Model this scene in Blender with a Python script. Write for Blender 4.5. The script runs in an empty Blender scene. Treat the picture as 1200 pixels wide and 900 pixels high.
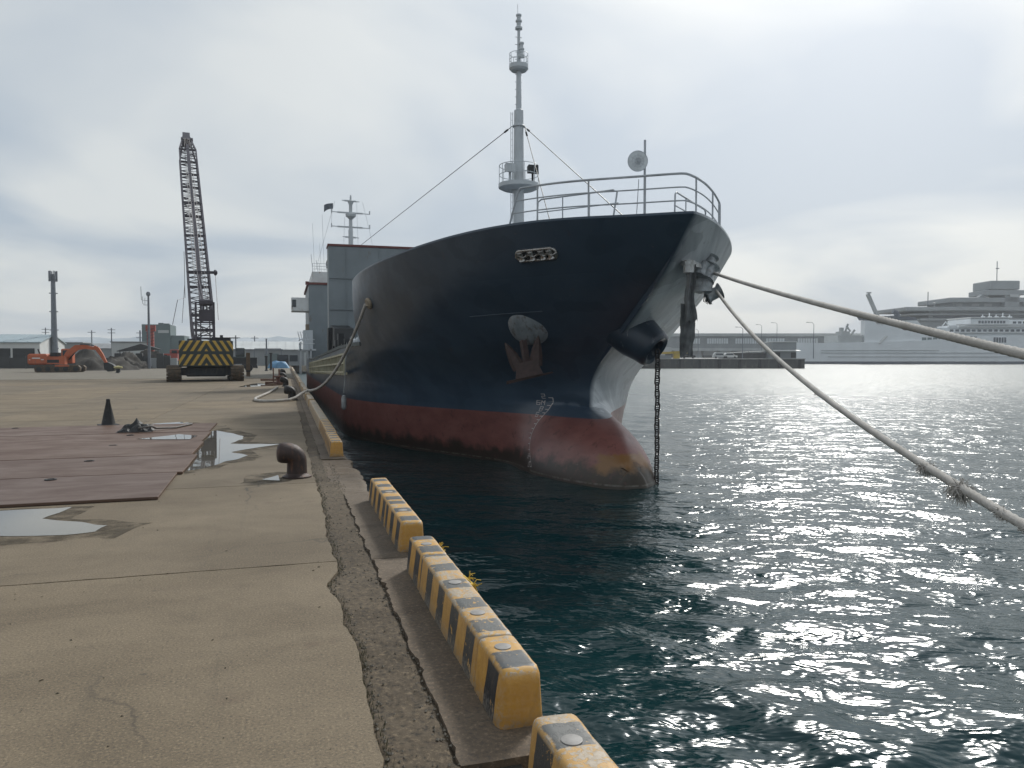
import bpy, math, random
import numpy as np
from mathutils import Vector, Matrix, noise as mnoise

R = math.radians
random.seed(7)
rng = np.random.default_rng(7)
C = bpy.context.scene.collection
SC = bpy.context.scene

# ------------------------------------------------------------------ camera, sky, sun, exposure
CAM_H = 1.7
YAW = R(16.6)
cam = bpy.data.cameras.new('camera')
cam.sensor_width = 36.0
cam.lens = 36.0 * 890.0 / 1200.0
cam.clip_start = 0.05
cam.clip_end = 20000
camo = bpy.data.objects.new('camera', cam)
C.objects.link(camo)
camo.location = (0, 0, CAM_H)
camo.rotation_euler = (R(90) - math.atan(32.0 / 890.0), 0, -YAW)
SC.camera = camo

SUN_EL, SUN_AZ = R(38), R(42)          # azimuth measured from +Y towards +X
world = bpy.data.worlds.new('World')
SC.world = world
world.use_nodes = True
wn, wl = world.node_tree.nodes, world.node_tree.links
wn.clear()
w_out = wn.new('ShaderNodeOutputWorld')
w_sky = wn.new('ShaderNodeTexSky')
w_sky.sky_type = 'NISHITA'
w_sky.sun_disc = False
w_sky.sun_elevation = SUN_EL
w_sky.sun_rotation = SUN_AZ
w_sky.air_density = 1.0
w_sky.dust_density = 3.0
w_bg = wn.new('ShaderNodeBackground')
w_bg.inputs['Strength'].default_value = 0.08
wl.new(w_sky.outputs[0], w_bg.inputs['Color'])
# cloud deck: noise laid on a high plane (direction / height), one look all round the sky
w_tc = wn.new('ShaderNodeTexCoord')
w_sep = wn.new('ShaderNodeSeparateXYZ')
wl.new(w_tc.outputs['Generated'], w_sep.inputs[0])
def wmath(op, a, b=None):
    n = wn.new('ShaderNodeMath'); n.operation = op
    for i, x in enumerate((a, b)):
        if x is None: continue
        if isinstance(x, (int, float)): n.inputs[i].default_value = x
        else: wl.new(x, n.inputs[i])
    return n.outputs[0]
zc = wmath('ADD', wmath('MAXIMUM', w_sep.outputs[2], 0.0), 0.16)
w_cmb = wn.new('ShaderNodeCombineXYZ')
wl.new(wmath('DIVIDE', w_sep.outputs[0], zc), w_cmb.inputs[0])
wl.new(wmath('DIVIDE', w_sep.outputs[1], zc), w_cmb.inputs[1])
w_n1 = wn.new('ShaderNodeTexNoise')
w_n1.inputs['Scale'].default_value = 0.70
w_n1.inputs['Detail'].default_value = 5.0
w_n1.inputs['Roughness'].default_value = 0.45
w_n1.inputs['Distortion'].default_value = 0.5
wl.new(w_cmb.outputs[0], w_n1.inputs['Vector'])
w_r = wn.new('ShaderNodeValToRGB')
w_r.color_ramp.elements[0].position = 0.42
w_r.color_ramp.elements[0].color = (0.43, 0.50, 0.575, 1)
w_r.color_ramp.elements[1].position = 0.58
w_r.color_ramp.elements[1].color = (0.68, 0.71, 0.71, 1)
wl.new(w_n1.outputs['Fac'], w_r.inputs[0])
# thin cloud is brighter round the veiled sun
w_dot = wn.new('ShaderNodeVectorMath'); w_dot.operation = 'DOT_PRODUCT'
wl.new(w_tc.outputs['Generated'], w_dot.inputs[0])
w_dot.inputs[1].default_value = (math.cos(SUN_EL) * math.sin(SUN_AZ), math.cos(SUN_EL) * math.cos(SUN_AZ), math.sin(SUN_EL))
w_cos = wmath('MAXIMUM', w_dot.outputs['Value'], 0.0)
w_gl = wmath('ADD', wmath('MULTIPLY', wmath('POWER', w_cos, 7.0), 0.35), 0.88)
w_gl = wmath('ADD', w_gl, wmath('MULTIPLY', wmath('POWER', w_cos, 260.0), 42.0))
w_gl = wmath('ADD', w_gl, wmath('MULTIPLY', wmath('POWER', w_cos, 60.0), 0.55))
w_c = wn.new('ShaderNodeVectorMath'); w_c.operation = 'SCALE'
wl.new(w_r.outputs[0], w_c.inputs[0]); wl.new(w_gl, w_c.inputs[3])
w_cl = wn.new('ShaderNodeBackground')
wl.new(w_c.outputs[0], w_cl.inputs['Color'])
w_cl.inputs['Strength'].default_value = 1.0
w_mix = wn.new('ShaderNodeMixShader')
w_mix.inputs[0].default_value = 0.88
wl.new(w_bg.outputs[0], w_mix.inputs[1]); wl.new(w_cl.outputs[0], w_mix.inputs[2])
wl.new(w_mix.outputs[0], w_out.inputs['Surface'])

sun = bpy.data.lights.new('sun', 'SUN')
sun.energy = 2.1
sun.angle = R(10)
sun.color = (1.0, 0.95, 0.86)
suno = bpy.data.objects.new('sun', sun)
C.objects.link(suno)
suno.rotation_euler = (R(90) - SUN_EL, 0, math.pi - SUN_AZ)

SC.view_settings.view_transform = 'Standard'
SC.view_settings.look = 'None'
SC.view_settings.exposure = 0.28
SC.view_settings.gamma = 1.0

# ------------------------------------------------------------------ materials
class NB:
    """small node builder for one material"""
    def __init__(s, name):
        s.m = bpy.data.materials.new(name)
        s.m.use_nodes = True
        s.t = s.m.node_tree
        s.t.nodes.clear()
        s.out = s.t.nodes.new('ShaderNodeOutputMaterial')
        s.b = s.t.nodes.new('ShaderNodeBsdfPrincipled')
        s.t.links.new(s.b.outputs[0], s.out.inputs['Surface'])
    def n(s, typ): return s.t.nodes.new(typ)
    def put(s, x, sock):
        if x is None: return
        if hasattr(x, 'is_output'): s.t.links.new(x, sock)
        elif isinstance(x, tuple) and len(x) == 3 and sock.type == 'RGBA': sock.default_value = (*x, 1)
        else: sock.default_value = x
    def set(s, **k):
        for a, v in k.items(): s.put(v, s.b.inputs[{'base': 'Base Color', 'rough': 'Roughness', 'metal': 'Metallic', 'spec': 'Specular IOR Level', 'ior': 'IOR', 'normal': 'Normal', 'coat': 'Coat Weight', 'coatr': 'Coat Roughness'}[a]])
    def math(s, op, a, b=None, c=None):
        m = s.n('ShaderNodeMath'); m.operation = op
        for i, x in enumerate((a, b, c)): s.put(x, m.inputs[i])
        return m.outputs[0]
    def pos(s): return s.n('ShaderNodeNewGeometry').outputs['Position']
    def obj(s): return s.n('ShaderNodeTexCoord').outputs['Object']
    def rnd(s): return s.n('ShaderNodeObjectInfo').outputs['Random']
    def xyz(s, v):
        n = s.n('ShaderNodeSeparateXYZ'); s.put(v, n.inputs[0]); return n.outputs
    def scale(s, v, xyz):
        n = s.n('ShaderNodeVectorMath'); n.operation = 'MULTIPLY'; s.put(v, n.inputs[0]); n.inputs[1].default_value = xyz; return n.outputs[0]
    def noise(s, v, scale, detail=4.0, rough=0.55, dist=0.0):
        n = s.n('ShaderNodeTexNoise'); s.put(v, n.inputs['Vector'])
        n.inputs['Scale'].default_value = scale; n.inputs['Detail'].default_value = detail
        n.inputs['Roughness'].default_value = rough; n.inputs['Distortion'].default_value = dist
        return n.outputs['Fac']
    def ramp(s, f, a, b, ca=(0, 0, 0), cb=(1, 1, 1)):
        n = s.n('ShaderNodeMapRange'); s.put(f, n.inputs[0]); n.inputs[1].default_value = a; n.inputs[2].default_value = b
        if ca == (0, 0, 0) and cb == (1, 1, 1): return n.outputs[0]
        return s.mix(n.outputs[0], ca, cb)
    def mix(s, f, a, b, mode='MIX'):
        n = s.n('ShaderNodeMix'); n.data_type = 'RGBA'; n.blend_type = mode
        s.put(f, n.inputs[0]); s.put(a, n.inputs[6]); s.put(b, n.inputs[7]); return n.outputs[2]
    def bump(s, h, strength=0.3, dist=0.01, normal=None):
        n = s.n('ShaderNodeBump'); s.put(h, n.inputs['Height']); n.inputs['Strength'].default_value = strength
        n.inputs['Distance'].default_value = dist
        if normal is not None: s.put(normal, n.inputs['Normal'])
        return n.outputs[0]

MT = {}
def paint(name, col, rough=0.5, metal=0.0, var=0.35, dirt=None, scale=3.0, dirt_amt=0.45, spec=None, bump=0.0, world=False):
    """painted or plain surface with uneven tone, dirt or rust patches and a little relief"""
    if name in MT: return MT[name]
    k = NB(name)
    p = k.pos() if world else k.obj()
    n1 = k.noise(p, scale, 5)
    dk = tuple(c * (1 - var) for c in col)
    c = k.mix(k.ramp(n1, 0.3, 0.7), dk, col)
    if dirt:
        n2 = k.noise(k.scale(p, (1, 1, 0.35)), scale * 2.3, 7, 0.65)
        c = k.mix(k.ramp(n2, 0.62 - dirt_amt * 0.22, 0.72), c, dirt)
    k.set(base=c, rough=k.math('ADD', k.math('MULTIPLY', n1, 0.2), rough - 0.1), metal=metal)
    if spec is not None: k.set(spec=spec)
    if bump: k.set(normal=k.bump(k.noise(p, scale * 12, 4), bump, 0.01))
    MT[name] = k.m
    return k.m

# ------------------------------------------------------------------ mesh building
class MB:
    def __init__(s): s.v, s.f, s.mi = [], [], []; s.cur = 0
    def add(s, vs, fs):
        o = len(s.v); s.v += [tuple(map(float, p)) for p in vs]
        for f in fs: s.f.append(tuple(i + o for i in f)); s.mi.append(s.cur)
    def hexa(s, p):     # 4 bottom ccw, 4 top ccw
        s.add(p, [(3, 2, 1, 0), (4, 5, 6, 7), (0, 1, 5, 4), (1, 2, 6, 5), (2, 3, 7, 6), (3, 0, 4, 7)]); return s
    def box(s, x0, x1, y0, y1, z0, z1):
        return s.hexa([(x0, y0, z0), (x1, y0, z0), (x1, y1, z0), (x0, y1, z0), (x0, y0, z1), (x1, y0, z1), (x1, y1, z1), (x0, y1, z1)])
    def bbox(s, x0, x1, y0, y1, z0, z1, b=0.02):   # top edges chamfered
        b = min(b, (x1 - x0) * .45, (y1 - y0) * .45, (z1 - z0) * .45)
        ring = lambda d, z: [(x0 + d, y0 + d, z), (x1 - d, y0 + d, z), (x1 - d, y1 - d, z), (x0 + d, y1 - d, z)]
        return s.loft([ring(b, z0), ring(0, z0 + b), ring(0, z1 - b), ring(b, z1)], caps=True)
    def loft(s, rings, caps=True, closed=True):
        n = len(rings[0]); vs = [p for r in rings for p in r]; fs = []
        for k in range(len(rings) - 1):
            for i in range(n if closed else n - 1):
                j = (i + 1) % n; fs.append((k * n + i, k * n + j, (k + 1) * n + j, (k + 1) * n + i))
        if caps:
            fs.append(tuple(reversed(range(n)))); fs.append(tuple(range((len(rings) - 1) * n, len(rings) * n)))
        s.add(vs, fs); return s
    def prism(s, poly, z0, z1):
        return s.loft([[(x, y, z0) for x, y in poly], [(x, y, z1) for x, y in poly]])
    def prism_y(s, poly, y0, y1):   # poly in (x, z), counter-clockwise seen from -y
        return s.loft([[(x, y1, z) for x, z in poly][::-1], [(x, y0, z) for x, z in poly][::-1]])
    def prism_x(s, poly, x0, x1):   # poly in (y, z)
        return s.loft([[(x0, y, z) for y, z in poly], [(x1, y, z) for y, z in poly]])
    def beam(s, a, b, w, h=None):
        h = h or w
        a, b = Vector(a), Vector(b); d = (b - a).normalized()
        u = Vector((0, 0, 1)) if abs(d.z) < 0.95 else Vector((0, 1, 0))
        x = d.cross(u).normalized() * w / 2; y = x.cross(d).normalized() * h / 2
        r = lambda c: [c - x - y, c + x - y, c + x + y, c - x + y]
        return s.loft([r(a), r(b)])
    def frame(s, d):
        d = d.normalized(); u = Vector((0, 0, 1)) if abs(d.z) < 0.95 else Vector((0, 1, 0))
        x = d.cross(u).normalized(); return x, x.cross(d).normalized()
    def cyl(s, a, b, r0, r1=None, n=10):
        r1 = r0 if r1 is None else r1; a, b = Vector(a), Vector(b); x, y = s.frame(b - a)
        rg = lambda c, r: [c + x * r * math.cos(t * 2 * math.pi / n) + y * r * math.sin(t * 2 * math.pi / n) for t in range(n)]
        return s.loft([rg(b, r1), rg(a, r0)]) if False else s.loft([rg(a, r0), rg(b, r1)])
    def tube(s, pts, r, n=6, closed=False):
        P = [Vector(p) for p in pts]; rings = []; N = len(P); x = None
        rr = r if hasattr(r, '__len__') else [r] * N
        for i in range(N):
            if closed: d = P[(i + 1) % N] - P[i - 1]
            else: d = P[min(i + 1, N - 1)] - P[max(i - 1, 0)]
            d.normalize()
            if x is None: x, y = s.frame(d)
            else:
                x = (x - d * x.dot(d)).normalized(); y = d.cross(x) * -1
                y = x.cross(d)
            rings.append([P[i] + x * rr[i] * math.cos(t * 2 * math.pi / n) + y * rr[i] * math.sin(t * 2 * math.pi / n) for t in range(n)])
        if closed: rings.append(rings[0])
        return s.loft(rings, caps=not closed)
    def lathe(s, prof, c=(0, 0, 0), n=16, axis=(0, 0, 1)):
        c = Vector(c); a = Vector(axis).normalized(); x, y = s.frame(a)
        if abs(a.z) > .95: x, y = Vector((1, 0, 0)), Vector((0, 1, 0))
        rings = [[c + a * h + x * max(r, 1e-4) * math.cos(t * 2 * math.pi / n) + y * max(r, 1e-4) * math.sin(t * 2 * math.pi / n) for t in range(n)] for r, h in prof]
        return s.loft(rings)
    def grid(s, fn, nu, nv):
        vs = [fn(i / nu, j / nv) for j in range(nv + 1) for i in range(nu + 1)]
        fs = [(j * (nu + 1) + i, j * (nu + 1) + i + 1, (j + 1) * (nu + 1) + i + 1, (j + 1) * (nu + 1) + i) for j in range(nv) for i in range(nu)]
        s.add(vs, fs); return s
    def mesh(s, name, mat, smooth=None):
        me = bpy.data.meshes.new(name); me.from_pydata(s.v, [], s.f)
        for m in (mat if isinstance(mat, list) else [mat]): me.materials.append(m)
        if isinstance(mat, list): me.polygons.foreach_set('material_index', s.mi)
        me.update()
        import bmesh
        b = bmesh.new(); b.from_mesh(me); bmesh.ops.recalc_face_normals(b, faces=b.faces); b.to_mesh(me); b.free()
        if smooth:
            me.shade_smooth(); me.set_sharp_from_angle(angle=R(smooth))
        return me
    def build(s, name, mat, parent=None, smooth=None, off=None):
        if off is not None: s.v = [(x - off[0], y - off[1], z - off[2]) for x, y, z in s.v]
        return link(name, s.mesh(name, mat, smooth), parent)

def link(name, me, parent=None, loc=None, rz=0):
    o = bpy.data.objects.new(name, me); C.objects.link(o)
    if parent: o.parent = parent
    if loc is not None: o.location = loc
    if rz: o.rotation_euler = (0, 0, rz)
    return o
def tag(o, label, cat, group=None):
    o['label'] = label; o['category'] = cat
    if group: o['group'] = group
    return o
def thing(name, label, cat, loc=(0, 0, 0), rz=0, group=None):
    o = bpy.data.objects.new(name, None); C.objects.link(o); o.empty_display_size = 0.2
    o.location = loc; o.rotation_euler = (0, 0, rz)
    return tag(o, label, cat, group)
def struct(o): o['kind'] = 'structure'; return o
def stuff(o): o['kind'] = 'stuff'; return o
def dup(t, loc, rz=None, label=None):
    c = t.copy(); C.objects.link(c); c.location = loc
    if rz is not None: c.rotation_euler = (0, 0, rz)
    if label: c['label'] = label
    for ch in list(t.children):
        d = ch.copy(); C.objects.link(d); d.parent = c
        for g in ch.children:
            e = g.copy(); C.objects.link(e); e.parent = d
    return c
def fz(x, y, z=0.0, s=1.0): return mnoise.noise(Vector((x * s, y * s, z * s)))
def fr(u, d):   # point at u to the right, d ahead of the camera's heading
    return (d * math.sin(YAW) + u * math.cos(YAW), d * math.cos(YAW) - u * math.sin(YAW))
# ------------------------------------------------------------------ ground materials
def concrete(name, ca, cb, grain=1.0, dark=(0.06, 0.05, 0.04), rough=0.82):
    k = NB(name); p = k.pos()
    big = k.noise(k.scale(p, (0.55, 0.9, 1)), 0.9, 6, 0.6, 0.6)
    mid = k.noise(k.scale(p, (0.9, 1.1, 1)), 4.2, 8, 0.72, 0.2)
    fine = k.noise(p, 70 * grain, 4, 0.75)
    c = k.mix(k.ramp(big, 0.32, 0.68), ca, cb)
    c = k.mix(k.math('MULTIPLY', k.ramp(mid, 0.48, 0.74), 0.40), c, tuple(x * 0.55 for x in ca))
    # rubbed lighter aggregate and dark pits
    c = k.mix(k.math('MULTIPLY', k.ramp(fine, 0.54, 0.66), 0.6), c, tuple(min(1, x * 1.9) for x in cb))
    c = k.mix(k.math('MULTIPLY', k.ramp(fine, 0.47, 0.36), 0.8), c, dark)
    # old stains: small soft spots and rusty patches
    st = k.noise(p, 1.7, 3, 0.5)
    c = k.mix(k.math('MULTIPLY', k.ramp(st, 0.66, 0.74), 0.5), c, (0.10, 0.062, 0.04))
    sp = k.n('ShaderNodeTexVoronoi'); k.put(p, sp.inputs['Vector']); sp.inputs['Scale'].default_value = 2.1; sp.inputs['Randomness'].default_value = 1
    c = k.mix(k.math('MULTIPLY', k.ramp(sp.outputs['Distance'], 0.05, 0.02), 0.55), c, (0.045, 0.04, 0.03))
    # hairline cracks
    cr = k.n('ShaderNodeTexVoronoi'); cr.feature = 'DISTANCE_TO_EDGE'; cr.inputs['Scale'].default_value = 0.23
    wob = k.n('ShaderNodeVectorMath'); wob.operation = 'ADD'; k.put(p, wob.inputs[0])
    nz = k.n('ShaderNodeTexNoise'); k.put(p, nz.inputs['Vector']); nz.inputs['Scale'].default_value = 1.6; nz.inputs['Detail'].default_value = 6
    ws = k.n('ShaderNodeVectorMath'); ws.operation = 'SCALE'; k.put(nz.outputs['Color'], ws.inputs[0]); ws.inputs[3].default_value = 0.9
    k.put(ws.outputs[0], wob.inputs[1]); k.put(wob.outputs[0], cr.inputs['Vector'])
    crack = k.math('MULTIPLY', k.ramp(cr.outputs['Distance'], 0.0042, 0.0012), k.ramp(k.noise(p, 0.35, 2), 0.44, 0.56))
    c = k.mix(k.math('MULTIPLY', crack, 0.8), c, (0.03, 0.027, 0.022))
    ty = k.noise(k.scale(p, (2.6, 0.10, 1)), 1.0, 4, 0.6, 0.3)
    c = k.mix(k.math('MULTIPLY', k.ramp(ty, 0.60, 0.72), 0.35), c, (0.05, 0.043, 0.034))
    c = k.mix(k.math('MULTIPLY', k.rnd(), 0.38), c, (0.085, 0.074, 0.06))
    h = k.math('ADD', fine, k.math('MULTIPLY', mid, 0.12))
    k.set(base=c, rough=k.math('SUBTRACT', rough + 0.1, k.math('MULTIPLY', big, 0.25)), normal=k.bump(h, 0.45, 0.006), spec=0.35)
    return k.m
M_CONC = concrete('apron_concrete', (0.130, 0.098, 0.061), (0.218, 0.169, 0.108))
M_COPE = concrete('coping_concrete', (0.078, 0.055, 0.036), (0.16, 0.118, 0.080), 0.55)
M_ASPH = concrete('asphalt_patch', (0.052, 0.038, 0.024), (0.105, 0.080, 0.052), 0.5, (0.016, 0.014, 0.012), 0.9)
M_YARD = concrete('yard_surface', (0.155, 0.136, 0.105), (0.215, 0.192, 0.15), 0.3)
M_GAP = paint('joint_dirt', (0.035, 0.03, 0.024), 0.95, var=0.5, scale=9, world=True)

# ------------------------------------------------------------------ ground: yard sheet, apron slabs
def poly_sheet(name, pts, z, mat):
    m = MB(); m.add([(x, y, z) for x, y in pts], [tuple(range(len(pts)))]); return m.build(name, mat)
struct(poly_sheet('yard_ground', [(-30, -25), (0.95, -25), (0.95, 64), (-30, 64)], -0.045, M_GAP))
mb = MB(); mb.prism([(-2500, 63.9), (0.9, 63.9), (0.9, 165), fr(-15, 351), fr(2500, 351), fr(2500, 2600), (-2500, 2600)], -4.0, -0.002)
struct(mb.build('yard', M_YARD))
struct(poly_sheet('yard', [(-2500, -60), (-28.05, -60), (-28.05, 63.89), (-2500, 63.89)], -0.002, M_YARD))

apron = struct(link('quay_apron', None)); apron.empty_display_size = 0.2
XJ = 0.37
def edge_x(y): return XJ + 0.035 * fz(3.1, y, 0, 0.9) + 0.022 * fz(8.7, y, 0, 4.2) + 0.012 * fz(1, y, 0, 13) - (0.10 * max(0, 1 - abs(y - 5.75) / 0.42))
rows = [-4.0, 6.42] + [10.55 + 4.05 * k for k in range(14)]
cols = [XJ, -3.5] + [-3.5 - 4.1 * k for k in range(1, 7)]
slab_meshes = {}
for j in range(len(rows) - 1):
    y0, y1 = rows[j], rows[j + 1]
    for i in range(len(cols) - 1):
        x1, x0 = cols[i], cols[i + 1]
        if x1 < -0.40 * y1 - 5: continue
        g = 0.010; gl = 0.026 if i in (1,) else g
        if i == 0 and y0 < 30:
            n = int((y1 - y0) / 0.07)
            right = [(edge_x(y0 + g + (y1 - y0 - 2 * g) * t / n), y0 + g + (y1 - y0 - 2 * g) * t / n) for t in range(n + 1)]
            def cut(t, s): return s * (0.010 + 0.008 * fz(t * 3.0, y0 * 7.3 + s, 0, 1.7) + 0.006 * fz(t, 5 + y0, 0, 9))
            m = 40
            bot = [(x0 + g + (right[0][0] - x0 - g) * t / m, y0 + cut(x0 + 4 * t / m, 1)) for t in range(m)]
            tp = [(right[-1][0] + (x0 + g - right[-1][0]) * t / m, y1 + cut(x0 - 4 * t / m, -1)) for t in range(1, m + 1)]
            mb = MB(); mb.prism(bot + right + tp, -0.06, 0.0)
            mb.build('concrete_slab', M_CONC, apron)
        else:
            key = (round(x1 - x0, 2), round(y1 - y0, 2), i == 1)
            if key not in slab_meshes:
                mb = MB(); mb.bbox(-(x1 - x0) / 2 + g, (x1 - x0) / 2 - gl, -(y1 - y0) / 2 + g, (y1 - y0) / 2 - g, -0.06, 0.0, 0.008)
                slab_meshes[key] = mb.mesh('concrete_slab', M_CONC)
            link('concrete_slab', slab_meshes[key], apron, ((x0 + x1) / 2, (y0 + y1) / 2, 0))

# asphalt strip, broken up along both joints
def asph(u, v):
    y = -4 + 68 * v ** 2.0
    xl, xr = edge_x(y) - 0.03, 0.71 + 0.03 * fz(5, y, 0, 1.3) + 0.02 * fz(2, y, 0, 6)
    if y > 10.6: xr -= 0.12
    x = xl + (xr - xl) * u
    rough = 0.5 + 0.5 * min(1, max(0, (6.2 - y) / 1.2))
    e = max(0, 1 - min(u, 1 - u) / 0.14)
    z = -0.016 - 0.030 * e * (0.6 + 0.8 * fz(x, y, 3, 5)) + rough * (0.009 * fz(x, y, 0, 22) + 0.008 * fz(x, y, 7, 60)) + 0.006 * fz(x, y, 0, 3)
    return (x, y, min(z, -0.002))
mb = MB(); mb.grid(asph, 26, 1300)
struct(mb.build('asphalt_strip', M_ASPH, smooth=60))

# coping: separate cast lengths with a broken stretch beside the first bollard
coping = struct(link('quay_coping', None))
def cope(y0, y1, x0, x1, z, rag, nv):
    mb = MB(); nu = 14; nv *= 2
    def top(u, v):
        y = y0 + (y1 - y0) * v
        xr = x1 + rag * (0.7 * fz(9, y, 0, 1.6) + 0.5 * fz(4, y, 0, 5))
        xl = x0 + 0.03 * fz(3, y, 0, 4) + 0.02 * fz(6, y, 0, 14)
        x = xl + (xr - xl) * u
        e = max(0, (u - 0.86) / 0.14)
        ed = max(0, 1 - min(v, 1 - v) * (y1 - y0) / 0.05)
        return (x, y, z - 0.03 * e * e - 0.012 * ed + 0.006 * fz(x, y, 4, 2.2) + 0.004 * fz(x, y, 6, 9) + rag * (0.22 * fz(x, y, 2, 3.5) - 0.02) * (0.3 + u) + 0.003 * fz(x, y, 0, 12))
    mb.grid(top, nu, nv)
    t = mb.v[:]
    W = nu + 1
    # outer, inner and end faces down to below the surface
    def wall(idx, zb):
        o = len(mb.v); k = len(idx)
        mb.v += [(t[i][0], t[i][1], zb) for i in idx]
        for q in range(k - 1): mb.f.append((idx[q], idx[q + 1], o + q + 1, o + q)); mb.mi.append(0)
    wall([j * W + nu for j in range(nv + 1)], -0.5); wall([j * W for j in range(nv + 1)], -0.5)
    wall(list(range(W)), -0.5); wall([nv * W + i for i in range(W)], -0.5)
    return mb.build('coping_block', M_COPE, coping, smooth=40)
cope(-4, 2.72, 0.69, 1.17, -0.02, 0.0, 30)
cope(2.735, 3.04, 0.69, 1.15, -0.16, 0.0, 6)
cope(3.05, 6.42, 0.69, 1.17, 0.0, 0.0, 50)
cope(6.435, 9.60, 0.68, 1.16, 0.0, 0.02, 50)
cope(9.615, 11.3, 0.57, 1.06, -0.02, 0.10, 40)
cope(11.31, 13.0, 0.55, 1.02, -0.025, 0.12, 40)
for k in range(12): cope(13.01 + 4.25 * k, 13.0 + 4.25 * (k + 1), 0.55, 0.98, 0.0, 0.015, 20)
cope(64.01, 165, 0.55, 0.98, 0.0, 0.0, 20)
mb = MB(); mb.box(0.2, 0.93, -25, 165, -4.0, -0.48)
struct(mb.build('quay_wall', paint('quay_wall_concrete', (0.12, 0.105, 0.085), 0.85, var=0.4, dirt=(0.03, 0.035, 0.025), scale=1.5, world=True)))

# loose gravel along the asphalt joints
mb = MB()
for k in range(1500):
    y = 1.5 + 11 * random.random() ** 1.4
    if random.random() < 0.75: x = (edge_x(y) + random.gauss(0.03, 0.025)) if random.random() < 0.55 else 0.70 + random.gauss(-0.02, 0.03)
    else: x = random.uniform(0.4, 0.7)
    r = random.uniform(0.003, 0.011); z = -0.012
    vs = [(x + r * sx * random.uniform(.6, 1.2), y + r * sy * random.uniform(.6, 1.3), z + r * sz * .7) for sx, sy, sz in ((1, 0, 0), (-1, 0, 0), (0, 1, 0), (0, -1, 0), (.2, .2, 1), (0, 0, -1))]
    mb.add(vs, [(0, 2, 4), (2, 1, 4), (1, 3, 4), (3, 0, 4), (2, 0, 5), (1, 2, 5), (3, 1, 5), (0, 3, 5)])
stuff(mb.build('gravel', paint('gravel_stone', (0.17, 0.15, 0.12), 0.9, var=0.6, scale=40, world=True)))
# moss and dry weeds rooted in the joint
mb = MB()
for k in range(700):
    y = 2.4 + 9 * random.random() ** 1.3; x = edge_x(y) + random.uniform(-0.005, 0.05)
    a = random.uniform(0, 6.28); l = random.uniform(0.008, 0.028); w = 0.0025
    mb.add([(x - w, y, -0.03), (x + w, y, -0.03), (x + l * .5 * math.cos(a), y + l * .5 * math.sin(a), -0.01 + l)], [(0, 1, 2)])
stuff(mb.build('joint_weeds', paint('weed', (0.075, 0.085, 0.035), 0.8, var=0.5, scale=20, world=True)))

# ------------------------------------------------------------------ puddles
k = NB('puddle_water'); p = k.pos()
k.set(base=(0.10, 0.09, 0.07), rough=0.02, ior=1.6, spec=0.7, normal=k.bump(k.noise(p, 3.0, 2), 0.015, 0.01))
M_PUD = k.m
def puddle(pts, z=0.004, rag=0.05):
    out = []
    for a, b in zip(pts, pts[1:] + pts[:1]):
        L = math.dist(a, b); n = max(2, int(L / 0.06))
        for t in range(n):
            x, y = a[0] + (b[0] - a[0]) * t / n, a[1] + (b[1] - a[1]) * t / n
            out.append((x + rag * fz(x, y, 1, 2.2), y + 2.2 * rag * fz(x, y, 5, 2.2)))
    m = MB(); m.add([(x, y, z) for x, y in out], [tuple(range(len(out)))])
    return struct(m.build('puddle', M_PUD))
k2 = NB('damp_concrete'); p2_ = k2.pos(); e2 = k2.noise(p2_, 3.0, 6, .65)
k2.set(base=k2.mix(k2.ramp(e2, .35, .65), (0.045, 0.035, 0.022), (0.07, 0.055, 0.036)), rough=0.75, spec=0.25)
k2.t.links.new(k2.math('MULTIPLY', k2.ramp(e2, .38, .62), .75), k2.b.inputs['Alpha'])
M_DAMP = k2.m
for pts in ([(-3.7, 9.62), (-2.1, 9.66), (-2.2, 8.9), (-1.35, 8.5), (-1.5, 7.9), (-2.25, 7.8), (-2.75, 7.9), (-3.6, 7.9)], [(-1.45, 11.7), (-1.0, 12.3), (-0.4, 13.5), (-0.6, 14.4), (0.15, 15.4), (-0.7, 15.9), (-0.6, 17.4), (-1.3, 19.2), (-1.62, 19), (-1.6, 15)], [(-.6, 10.7), (.02, 10.72), (.2, 11.7), (-.5, 11.5)]):
    m = MB(); q = []
    for a, b in zip(pts, pts[1:] + pts[:1]):
        for t in range(12):
            x, y = a[0] + (b[0] - a[0]) * t / 12, a[1] + (b[1] - a[1]) * t / 12
            q.append((x + .08 * fz(x, y, 2, 3), y + .16 * fz(x, y, 7, 3)))
    m.add([(x, y, 0.0022) for x, y in q], [tuple(range(len(q)))]); struct(m.build('damp_patch', M_DAMP))
m = MB()
for q in range(160):
    y = 2.6 + 14 * random.random() ** 1.6; x = random.uniform(-.42 * y - 1, .3); r = random.uniform(.004, .016); a = random.uniform(0, 6.28)
    if -1.7 > x and y > 9.5: continue
    ca, sa = math.cos(a) * r, math.sin(a) * r
    m.add([(x + ca, y + sa, .002), (x - sa * .5, y + ca * .5, .004 + r * .3), (x - ca, y - sa, .002), (x + sa * .5, y - ca * .5, .002)], [(0, 1, 2), (0, 2, 3)])
stuff(m.build('leaf_litter', paint('litter', (.06, .05, .028), .9, var=.7, scale=30, world=True)))
puddle([(-3.7, 9.58), (-2.34, 9.62), (-2.42, 8.96), (-1.72, 8.45), (-1.78, 8.15), (-2.25, 8.12), (-2.65, 8.24), (-3.4, 8.3)], rag=0.06)
puddle([(-1.43, 12.08), (-1.2, 12.47), (-0.65, 13.7), (-0.9, 14.4), (-0.1, 15.45), (-1.0, 15.7), (-0.85, 17.0), (-1.5, 18.6), (-1.6, 18.6), (-1.6, 16)], rag=0.07)
puddle([(-2.9, 16.74), (-2.2, 17.5), (-1.8, 17.13), (-1.87, 16.4)], 0.046, 0.04)
puddle([(-2.5, 45.0), (0.0, 47.2), (0.1, 48.8), (-1.83, 51.0), (-2.3, 48)], rag=0.12)
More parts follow.
